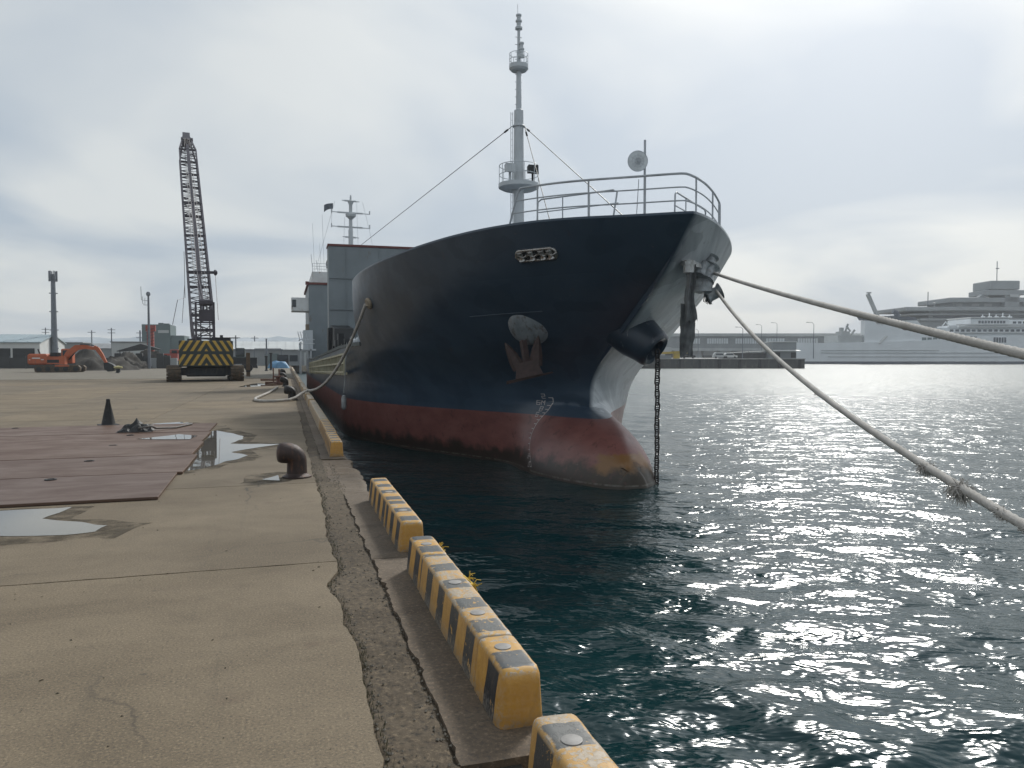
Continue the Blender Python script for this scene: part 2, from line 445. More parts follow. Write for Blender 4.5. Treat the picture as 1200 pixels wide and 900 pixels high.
puddle([(-0.32, 11.0), (-0.13, 11.35), (-0.08, 10.85)], rag=0.03)
puddle([(-3.4, 20.9), (-2.6, 21.3), (-2.1, 20.9), (-2.8, 20.7)], rag=0.05)

# ------------------------------------------------------------------ steel road plates
k = NB('rusty_plate'); p = k.pos()
n1 = k.noise(k.scale(p, (0.7, 1.3, 1)), 1.2, 8, 0.68, 0.6); n2 = k.noise(p, 26, 4, 0.7)
c = k.mix(k.ramp(n1, 0.3, 0.7), (0.070, 0.034, 0.020), (0.140, 0.083, 0.052))
c = k.mix(k.math('MULTIPLY', k.ramp(n2, 0.5, 0.75), 0.5), c, (0.12, 0.062, 0.04))
sc = k.noise(k.scale(p, (0.4, 5, 1)), 2.2, 3, 0.5, 1.0)
c = k.mix(k.math('MULTIPLY', k.ramp(sc, 0.62, 0.7), 0.5), c, (0.20, 0.15, 0.12))
c = k.mix(k.math('MULTIPLY', k.rnd(), 0.35), c, (0.075, 0.055, 0.05))
k.set(base=c, rough=k.ramp(n1, 0.3, 0.75, (0.62,) * 3, (0.36,) * 3), metal=0.0, normal=k.bump(n2, 0.25, 0.004), spec=0.3)
M_PLATE = k.m
M_BLACK = paint('black_rubber', (0.014, 0.015, 0.017), 0.6, var=0.4, scale=6, dirt=(0.06, 0.055, 0.05), dirt_amt=0.2)
PY = [9.72, 11.78, 13.88, 15.93, 18.1, 20.36]; PX = [-1.49, -1.45, -1.55, -1.61, -1.66]
plab = ['rusty steel road plate nearest the camera, its thick dark front edge on the concrete', 'second rusty steel road plate back from the thick front edge',
        'middle rusty steel road plate of the five, beside the reflecting puddle', 'fourth rusty steel road plate back, with a small white puddle on it',
        'farthest rusty steel road plate, in front of the black cone']
for i in range(5):
    t = thing('road_plate', plab[i], 'steel plate', (PX[i] - 3.05, (PY[i] + PY[i + 1]) / 2, 0.002), R((1.2, 0.5, 0.2, -0.2, 0.1)[i]), 'rusty steel plates laid on the apron')
    w = (PY[i + 1] - PY[i]) / 2 - 0.012
    mb = MB(); mb.bbox(-3.05, 3.05, -w, w, 0.004 * (i % 2), 0.036 + 0.004 * ((i * 7) % 3), 0.006)
    mb.build('plate', M_PLATE, t)
    for sx in (-1.3, 1.5):
        s = MB(); s.lathe([(0.075, 0.036), (0.075, 0.048), (0.055, 0.05), (0.05, 0.04)], (sx, w - 0.25 - 0.2 * (i % 2), 0), 10)
        s.build('lifting_slot', M_BLACK, t)

# ------------------------------------------------------------------ traffic cone and crumpled bundle
t = thing('traffic_cone', 'black traffic cone standing alone behind the steel plates', 'traffic cone', (-4.2, 20.75, 0), R(20))
mb = MB(); mb.bbox(-.22, .22, -.22, .22, 0, .035, .012); mb.build('cone_base', M_BLACK, t)
mb = MB(); mb.lathe([(.165, .035), (.155, .06), (.045, .60), (.05, .62), (.038, .66), (.0, .665)], n=20); mb.build('cone_body', M_BLACK, t, smooth=50)
t = thing('tarp_bundle', 'crumpled black bundle of tarpaulin and hose lying beside the cone', 'bundle', (-3.2, 18.5, 0.044))
def bund(u, v):
    a, b = (u - .5) * .72, (v - .5) * .5
    e = max(0, 1 - (2 * abs(u - .5)) ** 3) * max(0, 1 - (2 * abs(v - .5)) ** 3)
    h = e * (0.14 + 0.16 * fz(a, b, 2, 5.5) + 0.05 * fz(a, b, 0, 16) + 0.08 * max(0, 1 - abs(a - .05) / .12))
    return (a + .05 * fz(a, b, 9, 9), b + .05 * fz(a, b, 4, 9), max(0.004, h))
mb = MB(); mb.grid(bund, 40, 30); mb.build('tarpaulin', M_BLACK, t, smooth=35)
mb = MB(); mb.tube([(.05, -.2, .08), (.2, -.24, .1), (.33, -.18, .12), (.36, -.05, .1), (.28, .02, .12), (.4, .1, .05), (.75, .5, .02), (1.0, 1.4, .02)], .022, 8)
mb.build('hose', paint('dirty_hose', (0.12, 0.11, 0.10), 0.6), t, smooth=50)

# ------------------------------------------------------------------ yellow and black edge blocks
def block_mat(name, worn, fade):
    k = NB(name); p = k.obj(); x = k.xyz(p)
    wob = k.math('MULTIPLY', k.noise(p, 9, 3), 0.03)
    yy = k.math('ADD', k.math('ADD', x[1], wob), k.math('MULTIPLY', x[2], 0.12))
    st = k.math('FRACT', k.math('DIVIDE', yy, 0.39))
    black = k.ramp(k.math('ABSOLUTE', k.math('SUBTRACT', st, 0.5)), 0.245, 0.235)
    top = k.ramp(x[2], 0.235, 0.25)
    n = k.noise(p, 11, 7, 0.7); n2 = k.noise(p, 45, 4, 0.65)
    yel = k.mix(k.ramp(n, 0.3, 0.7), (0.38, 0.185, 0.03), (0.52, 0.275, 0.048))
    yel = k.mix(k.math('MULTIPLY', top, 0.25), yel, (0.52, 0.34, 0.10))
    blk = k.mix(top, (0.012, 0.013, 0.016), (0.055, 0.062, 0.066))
    chip = k.ramp(k.math('ADD', k.math('MULTIPLY', n, 0.65), k.math('MULTIPLY', n2, 0.35)), 0.56 - worn, 0.585 - worn)
    bare = k.mix(k.ramp(n2, .4, .6), (0.22, 0.20, 0.17), (0.34, 0.31, 0.27))
    # stripes keep chips that show the yellow below; yellow chips to bare concrete on the top
    chb = k.math('MULTIPLY', k.ramp(k.math('ADD', k.math('MULTIPLY', n, 0.65), k.math('MULTIPLY', n2, 0.35)), 0.645 - worn, 0.66 - worn), 1.0)
    blk = k.mix(chb, blk, yel)
    yel = k.mix(k.math('MULTIPLY', k.math('MULTIPLY', chip, top), 0.8), yel, bare)
    black = k.math('MULTIPLY', black, k.math('SUBTRACT', 1.0, k.math('MULTIPLY', top, k.ramp(k.math('ADD', k.math('ABSOLUTE', k.math('SUBTRACT', x[0], 0.118)), k.math('MULTIPLY', n, 0.05)), 0.098, 0.106))))
    c = k.mix(black, yel, blk)
    pt = k.n('ShaderNodeNewGeometry').outputs['Pointiness']
    edge = k.math('MULTIPLY', k.ramp(pt, 0.53, 0.58), k.ramp(n2, 0.42, 0.55))
    c = k.mix(k.math('MULTIPLY', edge, 0.45), c, bare)
    grime = k.noise(k.scale(p, (1, 1, .4)), 5, 6, .7)
    c = k.mix(k.math('MULTIPLY', k.ramp(grime, .55, .75), .55), c, (0.10, 0.07, 0.045))
    dirt = k.math('MULTIPLY', k.ramp(x[2], 0.07, 0.0), k.ramp(n, .35, .6))
    c = k.mix(k.math('MULTIPLY', dirt, 0.7), c, (0.10, 0.075, 0.05))
    c = k.mix(fade, c, (0.42, 0.38, 0.30))
    k.set(base=c, rough=0.55, normal=k.bump(k.math('ADD', chip, k.math('MULTIPLY', n2, .5)), 0.35, 0.004))
    return k.m
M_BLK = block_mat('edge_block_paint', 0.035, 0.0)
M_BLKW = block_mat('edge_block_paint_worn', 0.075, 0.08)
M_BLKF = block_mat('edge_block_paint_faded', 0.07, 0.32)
M_CAP = paint('bolt_cap_grey', (0.30, 0.285, 0.27), 0.6, var=0.3, scale=30)
PROF = [(0.0, 0.0), (0.235, 0.0), (0.230, 0.06), (0.218, 0.235), (0.210, 0.253), (0.196, 0.261), (0.17, 0.264), (0.075, 0.264), (0.046, 0.262), (0.033, 0.255), (0.025, 0.240), (0.010, 0.10)]
def block_mb(L, round_near=0.02, round_far=0.02, nseg=40):
    mb = MB(); rings = []
    cx = 0.118
    def ring(y, sx, dz):
        return [(cx + (x - cx) * sx + 0.003 * fz(y * 9, z * 20, x * 20), y, z if z == 0 else max(0.01, z - dz) + 0.004 * fz(x * 8, y * 6, z) + 0.003 * fz(x * 30, y * 22, z * 30)) for x, z in PROF]
    for a in (0, .35, .7, 1): rings.append(ring(round_near * (1 - math.cos(a * math.pi / 2)) if a else 0.0, 1 - (1 - math.sin(a * math.pi / 2)) * min(.9, round_near * 4.5), (1 - math.sin(a * math.pi / 2)) * round_near * .8))
    for i in range(1, nseg): rings.append(ring(round_near + (L - round_near - round_far) * i / nseg, 1, 0))
    for a in (1, .7, .35, 0): rings.append(ring(L - round_far * (1 - math.cos(a * math.pi / 2)) if a else L, 1 - (1 - math.sin(a * math.pi / 2)) * min(.9, round_far * 4.5), (1 - math.sin(a * math.pi / 2)) * round_far * .8))
    mb.loft(rings); return mb
def wheel_stop(x, y0, y1, label, mat, rn=.02, rf=.02, z=0.0, caps=(), rz=0):
    t = thing('edge_block', label, 'edge block', (x, y0, z), rz, 'yellow and black edge blocks along the quay')
    block_mb(y1 - y0, rn, rf).build('block_body', mat, t, smooth=38)
    for cy in caps:
        mb = MB(); mb.lathe([(.042, .255), (.042, .268), (.036, .270), (.0, .270)], (0.112, cy, 0), 18); mb.build('bolt_cap', M_CAP, t, smooth=40)
    return t
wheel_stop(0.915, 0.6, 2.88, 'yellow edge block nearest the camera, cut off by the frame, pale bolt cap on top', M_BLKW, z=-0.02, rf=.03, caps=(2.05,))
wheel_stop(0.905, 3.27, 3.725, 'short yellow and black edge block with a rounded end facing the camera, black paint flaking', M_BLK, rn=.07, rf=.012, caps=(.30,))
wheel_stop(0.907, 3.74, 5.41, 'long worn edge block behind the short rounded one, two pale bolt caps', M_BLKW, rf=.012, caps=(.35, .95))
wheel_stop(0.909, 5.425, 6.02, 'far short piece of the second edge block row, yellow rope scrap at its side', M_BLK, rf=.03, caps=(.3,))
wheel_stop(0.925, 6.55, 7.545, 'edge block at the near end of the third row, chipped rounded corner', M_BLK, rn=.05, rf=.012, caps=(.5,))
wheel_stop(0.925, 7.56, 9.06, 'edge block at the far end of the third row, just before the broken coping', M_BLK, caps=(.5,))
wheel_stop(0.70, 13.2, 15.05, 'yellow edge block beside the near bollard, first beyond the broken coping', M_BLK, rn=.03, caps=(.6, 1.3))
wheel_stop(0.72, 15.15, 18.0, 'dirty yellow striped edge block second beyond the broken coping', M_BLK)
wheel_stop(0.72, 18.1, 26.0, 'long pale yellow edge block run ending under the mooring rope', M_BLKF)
ff = None; y = 26.9; i = 0
while y < 110:
    L = 3.0 + 0.6 * fz(y, 2, 0)
    if ff is None:
        ff = thing('edge_block', 'small faded edge block far along the quay beyond the mooring rope', 'edge block', (0.72, y, 0), 0, 'faded edge blocks far along the quay')
        block_mb(3.0).build('block_body', M_BLKF, ff, smooth=38)
    else: dup(ff, (0.72 + 0.05 * fz(y, 0), y, 0))
    y += 3.0 + random.choice((0.1, 0.3, 0.9))
# frayed yellow rope scraps caught on the blocks
M_YROPE = paint('yellow_twine', (0.62, 0.40, 0.03), 0.7, var=0.4, scale=30)
for (x, y, z), lab in (((1.13, 5.75, .17), 'frayed yellow rope scrap on the far part of the second block row'), ((1.13, 4.75, .19), 'longer frayed yellow rope scrap hanging over the water beside the worn block')):
    mb = MB()
    for q in range(46):
        a = random.uniform(-1.5, 1.5); l = random.uniform(.02, .06)
        p0 = Vector((random.uniform(-.03, .02), random.uniform(-.09, .09), random.uniform(-.02, .06)))
        p1 = p0 + Vector((l * math.cos(a), l * math.sin(a), random.uniform(-.05, .04)))
        mb.tube([p0, (p0 + p1) / 2 + Vector((0, 0, random.uniform(0, .03))), p1], .003, 4)
    mb.tube([(-.03, -.12, .06), (.01, -.02, .04), (-.02, .1, .06)], .012, 6)
    o = mb.build('rope_scrap', M_YROPE); o.location = (x, y, z); tag(o, lab, 'rope scrap', 'yellow rope scraps')

# ------------------------------------------------------------------ bollards
M_BOL = paint('bollard_rust', (0.055, 0.036, 0.032), 0.55, 0.3, var=0.5, dirt=(0.13, 0.062, 0.035), scale=7, bump=0.5)
M_BOLB = paint('bollard_black', (0.018, 0.017, 0.017), 0.55, 0.1, var=0.5, dirt=(0.07, 0.05, 0.04), scale=7, bump=0.4)
def bollard(loc, label, mat, s=1.0, rz=0):
    t = thing('mooring_bollard', label, 'bollard', loc, rz, 'bent iron bollards along the quay')
    mb = MB(); mb.lathe([(.20, 0), (.20, .02), (.16, .035), (.142, .06)], n=24); mb.build('base_flange', mat, t, smooth=40)
    pts = [(0, 0, 0.02), (0, 0, .12), (0, 0, .22)]; rr = [.142, .138, .134]
    for a in range(1, 8):
        q = a / 7 * R(84); pts.append((-.15 * (1 - math.cos(q)), 0, .22 + .13 * math.sin(q))); rr.append(.134 + .012 * math.sin(q))
    pts += [(-.20, 0, .357), (-.245, 0, .362), (-.265, 0, .364), (-.275, 0, .364)]; rr += [.146, .13, .09, .02]
    mb = MB(); mb.tube(pts, rr, 24)
    o = mb.build('bollard_post', mat, t, smooth=60)
    if s != 1: t.scale = (s, s, s)
    return t
bollard((0.14, 11.1, 0), 'rusty brown bent iron bollard standing nearest the camera by the broken coping', M_BOL, rz=R(8))
bollard((0.24, 31.0, 0), 'black bent bollard with the mooring rope lying around it', M_BOLB, 1.15)
bollard((0.0, 45.3, 0), 'black bollard beside the far white puddle', M_BOLB, 1.15)
bollard((-0.1, 57.0, 0), 'small dark bollard behind the puddle, fourth along the quay', M_BOLB, 1.2)
bollard((-0.15, 71.8, 0), 'farthest dark bollard before the long warehouse', M_BOLB, 1.2)

# ------------------------------------------------------------------ water
k = NB('sea_water'); p = k.pos()
d = k.n('ShaderNodeVectorMath'); d.operation = 'LENGTH'; k.put(p, d.inputs[0]); dist = d.outputs['Value']
rot = k.n('ShaderNodeVectorRotate'); rot.rotation_type = 'Z_AXIS'; k.put(p, rot.inputs['Vector']); rot.inputs['Angle'].default_value = YAW + R(8)
q = k.scale(rot.outputs[0], (0.55, 1, 0))
r1 = k.noise(q, 2.6, 3, 0.55, 0.35); r2 = k.noise(q, 7.5, 2, 0.5, 0.3); r3 = k.noise(q, 0.8, 4, 0.55, 0.2)
h = k.math('ADD', k.math('MULTIPLY', r1, 0.11), k.math('MULTIPLY', r2, 0.022))
h = k.math('ADD', h, k.math('MULTIPLY', k.math('MULTIPLY', r3, 0.35), k.ramp(dist, 12, 50)))
k.set(base=(0.004, 0.025, 0.028), rough=k.math('ADD', 0.13, k.math('MULTIPLY', k.ramp(dist, 16, 110), 0.27)), ior=1.333, normal=k.bump(h, 0.8, 1.0))
M_SEA = k.m
WZ = -1.48
az = np.radians(np.linspace(-40, 125, 560)); rr_ = np.geomspace(1.2, 9000, 1100)
A, RR = np.meshgrid(az, rr_)
X, Y = RR * np.sin(A), RR * np.cos(A)
Z = np.zeros_like(X)
wr = np.random.default_rng(3)
cell = RR * 0.0083
for q in range(80):
    lam = 0.26 * (2.6 / 0.26) ** wr.random()
    th = YAW + R(12) + wr.normal() * 0.55
    kx, ky = 2 * math.pi / lam * math.sin(th), 2 * math.pi / lam * math.cos(th)
    slope = 0.0205
    fade = np.clip((lam / cell - 3) / 4, 0, 1)
    ph = kx * X + ky * Y + wr.random() * 6.28
    s_ = np.sin(ph + 0.35 * np.sin(0.31 * X - 0.2 * Y + q))
    Z += fade * slope * lam / (2 * math.pi) * s_
Z *= 0.85 + 0.25 * np.sin(0.11 * X + 0.07 * Y) * np.sin(0.06 * X - 0.13 * Y + 1)
me = bpy.data.meshes.new('water')
nr, na = X.shape
vv = np.stack([X, Y, Z], -1).reshape(-1, 3).astype(np.float32)
ii = np.arange(nr * na).reshape(nr, na)
quads = np.stack([ii[:-1, :-1], ii[:-1, 1:], ii[1:, 1:], ii[1:, :-1]], -1).reshape(-1, 4)
me.vertices.add(len(vv)); me.vertices.foreach_set('co', vv.ravel())
me.loops.add(quads.size); me.loops.foreach_set('vertex_index', quads.ravel().astype(np.int32))
me.polygons.add(len(quads)); me.polygons.foreach_set('loop_start', np.arange(0, quads.size, 4, dtype=np.int32))
me.polygons.foreach_set('use_smooth', np.ones(len(quads), dtype=bool))
me.update(calc_edges=True); me.validate()
me.materials.append(M_SEA)
struct(link('water', me, None, (0, 0, WZ)))
# ------------------------------------------------------------------ the cargo ship
XC, YS0 = 8.0, 13.9
def hermite(xs, ys):
    xs, ys = np.array(xs, float), np.array(ys, float)
    d = np.gradient(ys, xs)
    def f(x):
        x = np.clip(x, xs[0], xs[-1]); i = np.clip(np.searchsorted(xs, x) - 1, 0, len(xs) - 2)
        h = xs[i + 1] - xs[i]; t = (x - xs[i]) / h
        return (2*t**3 - 3*t**2 + 1) * ys[i] + (t**3 - 2*t**2 + t) * h * d[i] + (-2*t**3 + 3*t**2) * ys[i + 1] + (t**3 - t**2) * h * d[i + 1]
    return f
stem = hermite([-3.0, -0.3, 0.2, 0.5, 0.95, 1.42, 1.98, 2.69, 3.55, 4.62], [20.2, 19.7, 19.45, 19.40, 19.36, 18.9, 18.0, 16.76, 15.25, 13.9])
bulb_top = hermite([16.45, 16.5, 16.65, 17.0, 17.55, 18.15, 18.7, 19.05, 19.5, 21.5], [-2.2, -1.39, -1.01, -0.67, -0.33, -0.08, 0.08, 0.16, 0.3, 0.5])
def half_b(Y, z):
    """half breadth of the hull at station Y and height z (before sheer)"""
    Y = np.asarray(Y, float); z = np.asarray(z, float)
    B = 5.75
    L = np.interp(z, [-2.5, 0.2, 1.2, 2.0, 4.7], [12.5, 12.5, 12.8, 12.7, 12.9])
    p = np.interp(z, [-2.5, 0.5, 2.0, 4.7], [1.75, 1.75, 2.0, 2.1]); q = np.interp(z, [-2.5, 0.2, 1.0, 2.0, 3.4, 4.7], [1.02, 1.05, 1.20, 1.28, 1.24, 1.2])
    s = np.clip((Y - stem(z)) / L, 0, 1)
    b1 = B * (1 - (1 - s) ** p) ** (1 / q)
    zt = bulb_top(Y); zcen = -2.3
    w = 1.85 * np.sqrt(np.clip(1 - (1 - np.clip((Y - 16.42) / 4.6, 0, 1)) ** 2, 0, 1))
    f_ = np.clip((27.5 - Y) / 8.5, 0, 1); w = w * f_ * f_ * (3 - 2 * f_)
    b2 = w * np.sqrt(np.clip(1 - ((z - zcen) / np.maximum(zt - zcen, 1e-3)) ** 2, 0, 1)) * (z < zt)
    return (b1 ** 2.4 + b2 ** 2.4) ** (1 / 2.4)
def nose(z):
    if z >= 0.3: return float(stem(z))
    lo, hi = 16.45, float(stem(z))
    for _ in range(50):
        m = (lo + hi) / 2
        if bulb_top(m) > z: hi = m
        else: lo = m
    return min(hi, float(stem(z)))
def sheer(Y, z): return z - 0.32 * np.clip((Y - 13.9) / 12.8, 0, 1.2) ** 2 * np.clip((z + 1.5) / 6.1, 0, 1) ** 2
def heel(Y, z, side):     # she lies a touch down on the far side
    s = (np.asarray(Y, float) - 13.9) / 12.8
    return -side * 0.15 * np.exp(-((s - 0.28) / 0.25) ** 2) * (1 - np.exp(-(s / 0.10) ** 2)) * np.clip((z - 0.5) / 4.0, 0, 1)
def hull_pt(Y, z, side): return (XC + side * float(half_b(Y, z)), Y, float(sheer(Y, z) + heel(Y, z, side)))
def hull_n(Y, z, side):
    a, b, c = (Vector(hull_pt(*t, side)) for t in ((Y, z), (Y + .02, z), (Y, z + .02)))
    n = (b - a).cross(c - a).normalized()
    return n if n.x * side > 0 else -n

k = NB('hull_paint'); p = k.pos(); x = k.xyz(p)
n1 = k.noise(p, 0.8, 6, 0.6); n2 = k.noise(p, 6, 6, 0.65)
navy = k.mix(k.ramp(n1, 0.3, 0.7), (0.034, 0.058, 0.090), (0.054, 0.084, 0.122))
navy = k.mix(k.math('MULTIPLY', k.ramp(n2, 0.6, 0.8), 0.35), navy, (0.045, 0.055, 0.065))
# brownish scuffed belt near the quay where fenders rub
scuff = k.math('MULTIPLY', k.ramp(x[0], 3.6, 2.35), k.ramp(k.noise(k.scale(p, (1, .5, 1.5)), 1.6, 6, .65), .35, .65))
navy = k.mix(k.math('MULTIPLY', scuff, 0.45), navy, (0.05, 0.046, 0.045))
# reflected water glitter painted pale on the port bow, streaked by run-marks
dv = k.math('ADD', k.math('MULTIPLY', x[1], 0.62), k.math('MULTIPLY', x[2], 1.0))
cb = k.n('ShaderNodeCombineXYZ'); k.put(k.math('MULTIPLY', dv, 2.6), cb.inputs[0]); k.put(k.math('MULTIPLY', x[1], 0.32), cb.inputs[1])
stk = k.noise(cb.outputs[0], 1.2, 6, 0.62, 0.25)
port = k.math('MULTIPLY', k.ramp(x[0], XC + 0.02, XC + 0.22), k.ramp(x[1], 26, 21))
glitter = k.math('MULTIPLY', port, k.math('ADD', 0.6, k.math('MULTIPLY', k.ramp(stk, 0.38, 0.60), 0.4)))
navy = k.mix(k.math('MULTIPLY', glitter, 0.9), navy, (0.78, 0.81, 0.83))
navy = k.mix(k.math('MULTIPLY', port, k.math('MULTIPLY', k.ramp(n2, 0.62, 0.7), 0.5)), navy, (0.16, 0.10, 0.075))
red = k.mix(k.ramp(k.noise(k.scale(p, (1, 1, 2.2)), 1.3, 6, 0.6), 0.3, 0.7), (0.165, 0.062, 0.054), (0.245, 0.102, 0.088))
red = k.mix(k.math('MULTIPLY', k.ramp(n2, 0.58, 0.72), 0.45), red, (0.075, 0.035, 0.03))
# worn ochre primer patch near the tip of the bulb, and weed at the waterline
pat = k.math('MULTIPLY', k.ramp(k.math('ADD', x[1], k.math('MULTIPLY', n2, 0.5)), 17.6, 17.45), k.ramp(k.math('ADD', x[2], k.math('MULTIPLY', n2, 0.3)), -0.50, -0.60))
red = k.mix(k.math('MULTIPLY', pat, 0.85), red, (0.22, 0.115, 0.035))
wlz = k.math('ADD', x[2], k.math('MULTIPLY', k.math('SUBTRACT', k.noise(p, 1.8, 5, .6), 0.5), -0.9))
red = k.mix(k.math('MULTIPLY', k.ramp(wlz, -0.92, -1.15), 0.9), red, (0.022, 0.021, 0.016))
red = k.mix(k.math('MULTIPLY', k.math('MULTIPLY', k.ramp(x[2], -1.43, -1.41), k.ramp(x[2], -1.37, -1.39)), k.math('MULTIPLY', k.ramp(n2, .40, .60), .6)), red, (0.20, 0.19, 0.16))
flk = k.noise(p, 3.2, 8, 0.72)
red = k.mix(k.math('MULTIPLY', k.ramp(flk, 0.60, 0.615), 0.6), red, (0.085, 0.040, 0.034))
# rust weeping down the plating
run = k.noise(k.scale(p, (1.3, 1.3, 0.10)), 2.2, 4, 0.55)
navy = k.mix(k.math('MULTIPLY', k.math('MULTIPLY', k.ramp(run, 0.64, 0.76), k.ramp(k.noise(p, 0.7, 3), .45, .62)), 0.55), navy, (0.09, 0.055, 0.042))
tch = k.noise(k.scale(p, (.8, .8, 1.4)), 1.1, 2, .3)
navy = k.mix(k.math('MULTIPLY', k.ramp(tch, 0.585, 0.59), 0.28), navy, (0.020, 0.036, 0.056))
cbp = k.n('ShaderNodeCombineXYZ'); k.put(k.math('FLOOR', k.math('ADD', k.math('DIVIDE', x[1], 2.9), .5)), cbp.inputs[0]); k.put(k.math('FLOOR', k.math('ADD', k.math('DIVIDE', x[2], 1.45), .5)), cbp.inputs[1])
wn_ = k.n('ShaderNodeTexWhiteNoise'); wn_.noise_dimensions = '2D'; k.put(cbp.outputs[0], wn_.inputs['Vector'])
navy = k.mix(k.math('MULTIPLY', wn_.outputs['Value'], 0.30), navy, (0.026, 0.042, 0.060))
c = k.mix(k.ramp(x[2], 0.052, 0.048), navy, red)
# thin pale scratches
scr = k.noise(k.scale(p, (6, 0.6, 9)), 2.4, 3, 0.5, 0.4)
c = k.mix(k.math('MULTIPLY', k.ramp(scr, 0.70, 0.74), 0.3), c, (0.20, 0.16, 0.14))
wavy = k.math('MULTIPLY', k.math('SINE', k.math('MULTIPLY', x[1], 9.0)), k.math('SINE', k.math('MULTIPLY', x[2], 3.3)))
seam = k.math('MINIMUM', k.ramp(k.math('ABSOLUTE', k.math('SUBTRACT', k.math('FRACT', k.math('DIVIDE', x[2], 1.45)), .5)), 0.0, 0.010), k.ramp(k.math('ABSOLUTE', k.math('SUBTRACT', k.math('FRACT', k.math('DIVIDE', x[1], 2.9)), .5)), 0.0, 0.005))
plates = k.math('ADD', k.math('ADD', k.noise(p, 0.55, 2, 0.5), k.math('MULTIPLY', k.math('MULTIPLY', wavy, k.noise(p, .4, 2)), 0.022)), k.math('MULTIPLY', seam, -0.02))
k.set(base=c, rough=k.math('ADD', k.math('MULTIPLY', n2, 0.16), k.math('ADD', k.math('MULTIPLY', glitter, 0.1), 0.26)), spec=0.5, normal=k.bump(k.math('ADD', k.math('MULTIPLY', plates, 1.0), k.math('MULTIPLY', n2, 0.02)), 0.25, 0.25))
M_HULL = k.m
M_GREY = paint('ship_grey', (0.20, 0.235, 0.255), 0.5, var=0.25, dirt=(0.13, 0.10, 0.08), scale=0.6, dirt_amt=0.1)
M_MAST = paint('mast_grey', (0.50, 0.535, 0.56), 0.45, var=0.15, scale=1.5)
M_RAIL = paint('rail_grey', (0.44, 0.47, 0.50), 0.5, var=0.3, scale=5)
M_WHITE = paint('ship_white', (0.66, 0.68, 0.68), 0.5, var=0.2, dirt=(0.35, 0.28, 0.22), scale=1.2, dirt_amt=0.1)
M_RED = paint('deck_red', (0.16, 0.045, 0.04), 0.6, var=0.3)
M_DKGREEN = paint('dark_green_steel', (0.018, 0.035, 0.034), 0.5, var=0.4)
M_DARK = paint('dark_steel', (0.022, 0.025, 0.028), 0.5, 0.2, var=0.4)
M_GLASS = paint('window_glass', (0.02, 0.03, 0.04), 0.08, var=0.2)
M_STEEL = paint('bare_steel', (0.50, 0.49, 0.47), 0.28, 0.85, var=0.5, dirt=(0.20, 0.12, 0.08), scale=9, dirt_amt=0.5)
M_RUST = paint('rust', (0.15, 0.062, 0.042), 0.75, var=0.5, dirt=(0.07, 0.04, 0.03), scale=8)
M_CHAIN = paint('chain_iron', (0.045, 0.046, 0.048), 0.55, 0.3, var=0.4, dirt=(0.10, 0.06, 0.04), scale=14)

M_ANCH = paint('anchor_rust', (.075, .047, .043), .75, var=.5, dirt=(.05, .035, .03), scale=8)
SHIP0 = (XC, YS0, WZ)
ship = thing('cargo_ship', 'dark navy cargo ship with red underwater hull and bulbous bow moored along the quay', 'ship', SHIP0)
YF = 27.0
ZD = 2.28                                   # main deck edge; above it the forecastle ends at YF
YL = 33.0
zlow = np.concatenate([np.linspace(-2.4, -1.5, 5), np.linspace(-1.4, 0.6, 30)[:-1], np.linspace(0.6, ZD, 18)])
zup = np.linspace(ZD, 4.62, 22)
U = np.linspace(0, 1, 110) ** 2.0
hb = MB(); nu_ = len(U)
def shell(zs, ye):
    out = {}; nz_ = len(zs); offs = {}
    for side in (-1, 1):
        rows_ = []
        for z in zs:
            y0 = nose(z); Ys = y0 + (ye - y0) * U
            b = half_b(Ys, z); b[0] = 0.012
            rows_.append(np.stack([XC + side * b, Ys, sheer(Ys, z) + heel(Ys, z, side)], -1))
        out[side] = np.array(rows_)
        o = len(hb.v); offs[side] = o; hb.v += [tuple(q) for q in out[side].reshape(-1, 3)]
        for a in range(nz_ - 1):
            for b_ in range(nu_ - 1):
                f = (o + a * nu_ + b_, o + a * nu_ + b_ + 1, o + (a + 1) * nu_ + b_ + 1, o + (a + 1) * nu_ + b_)
                hb.f.append(f if side > 0 else f[::-1]); hb.mi.append(0)
    for a in range(nz_ - 1):     # flat stem bar joining both sides
        hb.f.append((offs[-1] + a * nu_, offs[1] + a * nu_, offs[1] + (a + 1) * nu_, offs[-1] + (a + 1) * nu_)); hb.mi.append(0)
    return out
shell(zlow, YL)
P = shell(zup, YF)
# bulwark rim: inner face and forecastle deck
def arow(i): return [P[-1][i][q] for q in range(nu_ - 1, -1, -1)] + [P[1][i][q] for q in range(nu_)]
top = arow(-1)
def inset(q, d, dz): return (XC + (q[0] - XC) * (1 - d / 5.75), q[1] + d * max(0, 1 - abs(q[0] - XC) / 6) , q[2] + dz)
n_ = len(top); low = arow(-8)
hb.loft([[inset(q, 0.0, 0) for q in top], [inset(q, 0.0, 0.05) for q in top], [inset(q, 0.14, 0.05) for q in top], [inset(q, 0.16, 0) for q in low]], caps=False, closed=False)
for i in range(n_ // 2):
    q4 = [inset(low[t], 0.16, 0) for t in (i, i + 1, n_ - 2 - i, n_ - 1 - i)]
    hb.add(q4, [(0, 1, 2, 3)])
